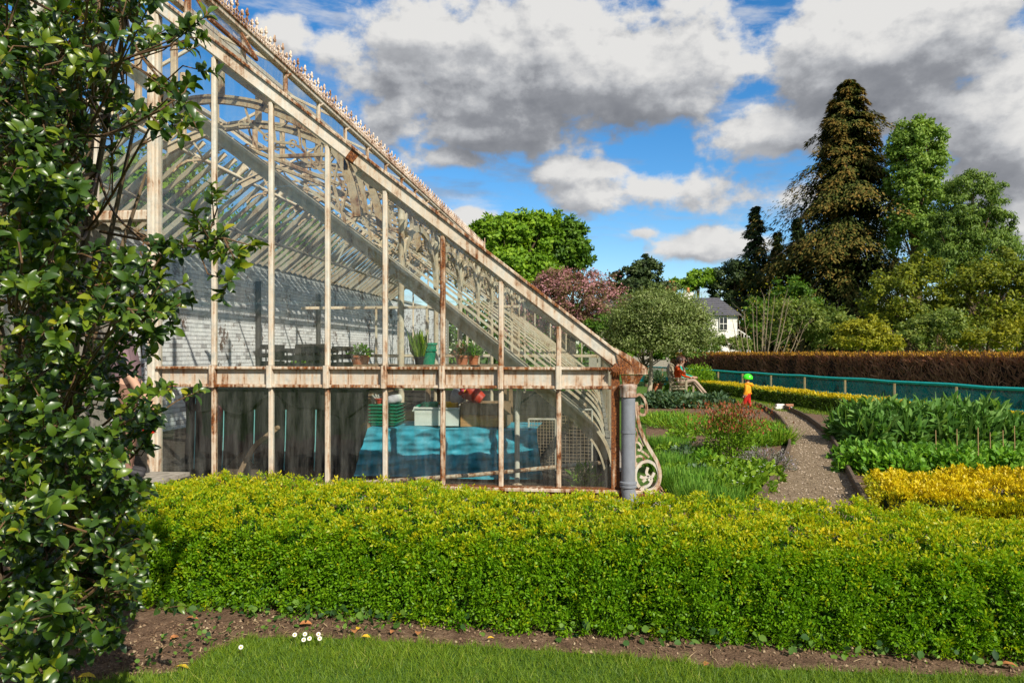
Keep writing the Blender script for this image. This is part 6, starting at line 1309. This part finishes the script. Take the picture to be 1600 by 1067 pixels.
# ---------------------------------------------------------------- lawn, soil litter, daisies
M['grass'] = leaf_mat('grass_blade', [(0, (.06, .12, .010)), (.5, (.16, .26, .016)), (.85, (.29, .37, .03)), (1, (.42, .40, .10))], .5, .3, .35, 1.5)
ex_ = np.array([p.x for p in EDGE]); ey_ = np.array([p.y for p in EDGE]); n = 90000
X = RNG.uniform(-2.4, 3.6, n); ye = np.interp(X, ex_, ey_); dy_ = RNG.random(n)**1.1 * 1.15; Y = ye + .02 * np.sin(X * 19) + .02 * np.sin(X * 47) - dy_
lim = 2.75; ok = (Y > lim); X, Y, dy_ = X[ok], Y[ok], dy_[ok]; n = len(X); P = np.stack([X, Y, np.full(n, .010)], 1); pt = wob(P, 4, 2) * .5 + .5
leaves('grass', P, np.array([0, 0, 1.]) + rvec(n) * .75, rvec(n), RNG.uniform(.022, .052, n) * (.65 + .7 * pt), RNG.uniform(.0024, .0046, n), np.clip(RNG.random(n) * .5 + .5 * pt * (.6 + .4 * wob(P, 14, 7)) + .35 * (RNG.random(n) < .09), 0, 1), 'tri', M['grass'], None, kind='stuff')['label'] = 'short mown grass of the foreground lawn'
n = 26000; a = RNG.random(n); b = RNG.random(n); q0, q1, q2, q3 = [np.array(gnd(*p)) for p in ((1010, 612), (1110, 634), (1360, 655), (1340, 622))]
P = (q0 * (1-a)[:, None] + q3 * a[:, None]) * (1-b)[:, None] + (q1 * (1-a)[:, None] + q2 * a[:, None]) * b[:, None]
leaves('far_grass', P, np.array([0, 0, 1.]) + rvec(n) * .7, rvec(n), RNG.uniform(.04, .08, n), RNG.uniform(.01, .02, n), RNG.random(n) * .8, 'tri', M['grass'], None, kind='stuff')['label'] = 'mown grass path beside the net fence'
# crumbs, straw and litter on the bare soil
n = 4200; X = RNG.uniform(-2.6, 3.4, n); ye = np.interp(X, ex_, ey_); Y = ye + RNG.random(n)**.8 * .75; P = np.stack([X, Y, np.full(n, .006)], 1)
M['crumb'] = leaf_mat('soil_crumb', [(0, (.05, .03, .02)), (.5, (.14, .085, .05)), (.85, (.27, .18, .11)), (1, (.42, .33, .20))], .95, .1, 0.)
A = rvec(n); A[:, 2] *= .1; leaves('soil_crumbs', P, A, np.tile([0, 0, 1.], (n, 1)), RNG.uniform(.006, .026, n), RNG.uniform(.005, .018, n), RNG.random(n), 'pebble', M['crumb'], None, kind='stuff')['label'] = 'crumbs and grit on the bare soil strip'
n = 900; X = RNG.uniform(-2.6, 3.0, n); X = np.where(RNG.random(n) < .5, RNG.uniform(-2.3, -1.2, n), X); ye = np.interp(X, ex_, ey_); P = np.stack([X, ye + RNG.random(n) * .65, np.full(n, .010)], 1); A = rvec(n); A[:, 2] *= .12
M['straw'] = leaf_mat('straw', [(0, (.13, .075, .035)), (.5, (.30, .20, .10)), (1, (.48, .36, .20))], .8, .2, .1, 1.)
leaves('straw_litter', P, A, np.tile([0, 0, 1.], (n, 1)) + rvec(n) * .3, RNG.uniform(.02, .09, n), RNG.uniform(.002, .006, n), RNG.random(n), 'blade', M['straw'], None, kind='stuff')['label'] = 'dry straw and twigs littering the bare soil'
M['ivy'] = gm_('ivy_leaf', (.02, .06, .018), (.06, .14, .02), (.15, .26, .035)); n = 520
u = RNG.random(n); fpt = np.array(HF0)[None] * (1-u)[:, None] + np.array(HF1)[None] * u[:, None]; cl = wob(fpt, 7, 4) > -.1; P = fpt[cl]; n = len(P); P[:, 1] -= RNG.uniform(-.10, .12, n); P[:, 2] = RNG.uniform(.01, .10, n)
IV = empty('ivy', (0, 4.0, 0), 'scattered ivy leaves creeping along the foot of the box hedge', 'ivy'); leaves('ivy_leaves', P, rvec(n) + np.array([0, -.5, -.3]), np.array([0, -.7, .8]) + rvec(n) * .4, RNG.uniform(.025, .055, n), RNG.uniform(.022, .05, n), RNG.random(n), 'fold', M['ivy'], IV, kind='stuff')
n = 420; P = np.stack([RNG.uniform(-2.3, -1.05, n), RNG.uniform(3.3, 4.4, n), RNG.uniform(.01, .07, n)], 1); P = P[P[:, 1] > np.interp(P[:, 0], ex_, ey_) + .05]; n = len(P); W2 = empty('ground_ivy', (-1.7, 3.8, 0), 'small weeds and ivy growing on the soil under the holly', 'ivy'); leaves('weed_leaves', P, rvec(n) + np.array([0, -.3, .2]), np.array([0, -.4, 1.]) + rvec(n) * .4, RNG.uniform(.02, .04, n), RNG.uniform(.016, .032, n), RNG.random(n), 'fold', M['ivy'], W2, kind='stuff')
M['dry1'] = plain('dry_orange_leaf', (.42, .17, .06), .7, .3, .2, 40); M['dry2'] = plain('yellow_leaf', (.66, .42, .03), .6, .3, .15, 40)
def fallen(px, py, L_, mt, lab, ang):
    c = gnd(px, py, .016); V_, F_ = LEAF['holly']; R_ = Matrix.Rotation(ang, 3, 'Z') @ Matrix.Rotation(random.uniform(-.25, .25), 3, 'X'); m = MB().add([c + R_ @ Vector((v[0] * L_ - L_ / 2, v[1] * L_ * .55, v[2] * L_ + .010)) for v in V_], [tuple(f) for f in F_]); ob = m.build('fallen_leaf', M[mt], None, True); tag(ob, lab, 'leaf', 'fallen leaves on the soil')
for px, py, L_, mt, lab, an in ((300, 968, .07, 'dry1', 'dry orange leaf on the soil closest to the left end of the hedge', .3), (273, 998, .06, 'dry1', 'dry orange leaf midway between the holly and the lawn corner', 1.2), (284, 1046, .08, 'dry2', 'long yellow leaf lying near the lawn corner under the holly', .2), (478, 976, .07, 'dry1', 'dry orange leaf on the soil just above the daisies', .5),
    (553, 988, .07, 'dry1', 'dry orange leaf touching the yellow leaf right of the daisies', 2.0), (561, 984, .055, 'dry2', 'bright yellow leaf beside a dry orange leaf', 1.5), (572, 997, .05, 'dry2', 'flat yellow leaf at the lawn edge right of the daisies', .1), (614, 989, .055, 'dry1', 'small curled orange leaf near mid hedge', 1.4), (654, 991, .065, 'dry1', 'broad orange leaf on the soil left of the hedge centre', 1.7), (767, 999, .04, 'dry2', 'tiny yellow leaf below the hedge centre', .4),
    (1105, 1040, .06, 'dry1', 'pale orange leaf at the lawn edge below the scroll bracket', .9), (1574, 1042, .09, 'dry1', 'dry leaf at the lower right edge of the soil strip', 2.7), (135, 1060, .08, 'dry2', 'large yellow leaf at the bottom edge under the holly', .5)): fallen(px, py, L_, mt, lab, an)
for i, (px, py) in enumerate(((461, 1007), (477, 1006), (484, 1013), (475, 1015), (498, 1006), (500, 1013), (377, 1027))):
    c = gnd(px, py, .012); DZ = empty('daisy', c, ('leftmost daisy of the cluster on the lawn edge', 'topmost daisy in the middle of the cluster', 'lower right daisy of the middle three', 'lower left daisy of the middle three', 'upper daisy at the right end of the cluster', 'lower daisy at the right end of the cluster', 'lone small daisy left of the cluster')[i], 'daisy', 'daisies in the lawn')
    t_ = c + Vector((0, -.004, .055)); MB().tube([c, t_], .0014, 4).build('stalk', M['stem'], DZ); nrm_ = Vector((.2, -.75, .65)).normalized(); o1 = nrm_.orthogonal().normalized(); o2 = nrm_.cross(o1)
    for j in range(12): a = j * math.pi / 6; r_ = o1 * math.cos(a) + o2 * math.sin(a); s_ = nrm_.cross(r_); MB().add([t_ + r_ * .003, t_ + r_ * .009 - s_ * .0028, t_ + r_ * .0125 + nrm_ * .001, t_ + r_ * .009 + s_ * .0028], [(0, 1, 2, 3)]).build('petal', M['render'], DZ)
    MB().sphere(t_ + nrm_ * .001, .0042, 8, 5).build('centre', M['yellow_plastic'], DZ, True)
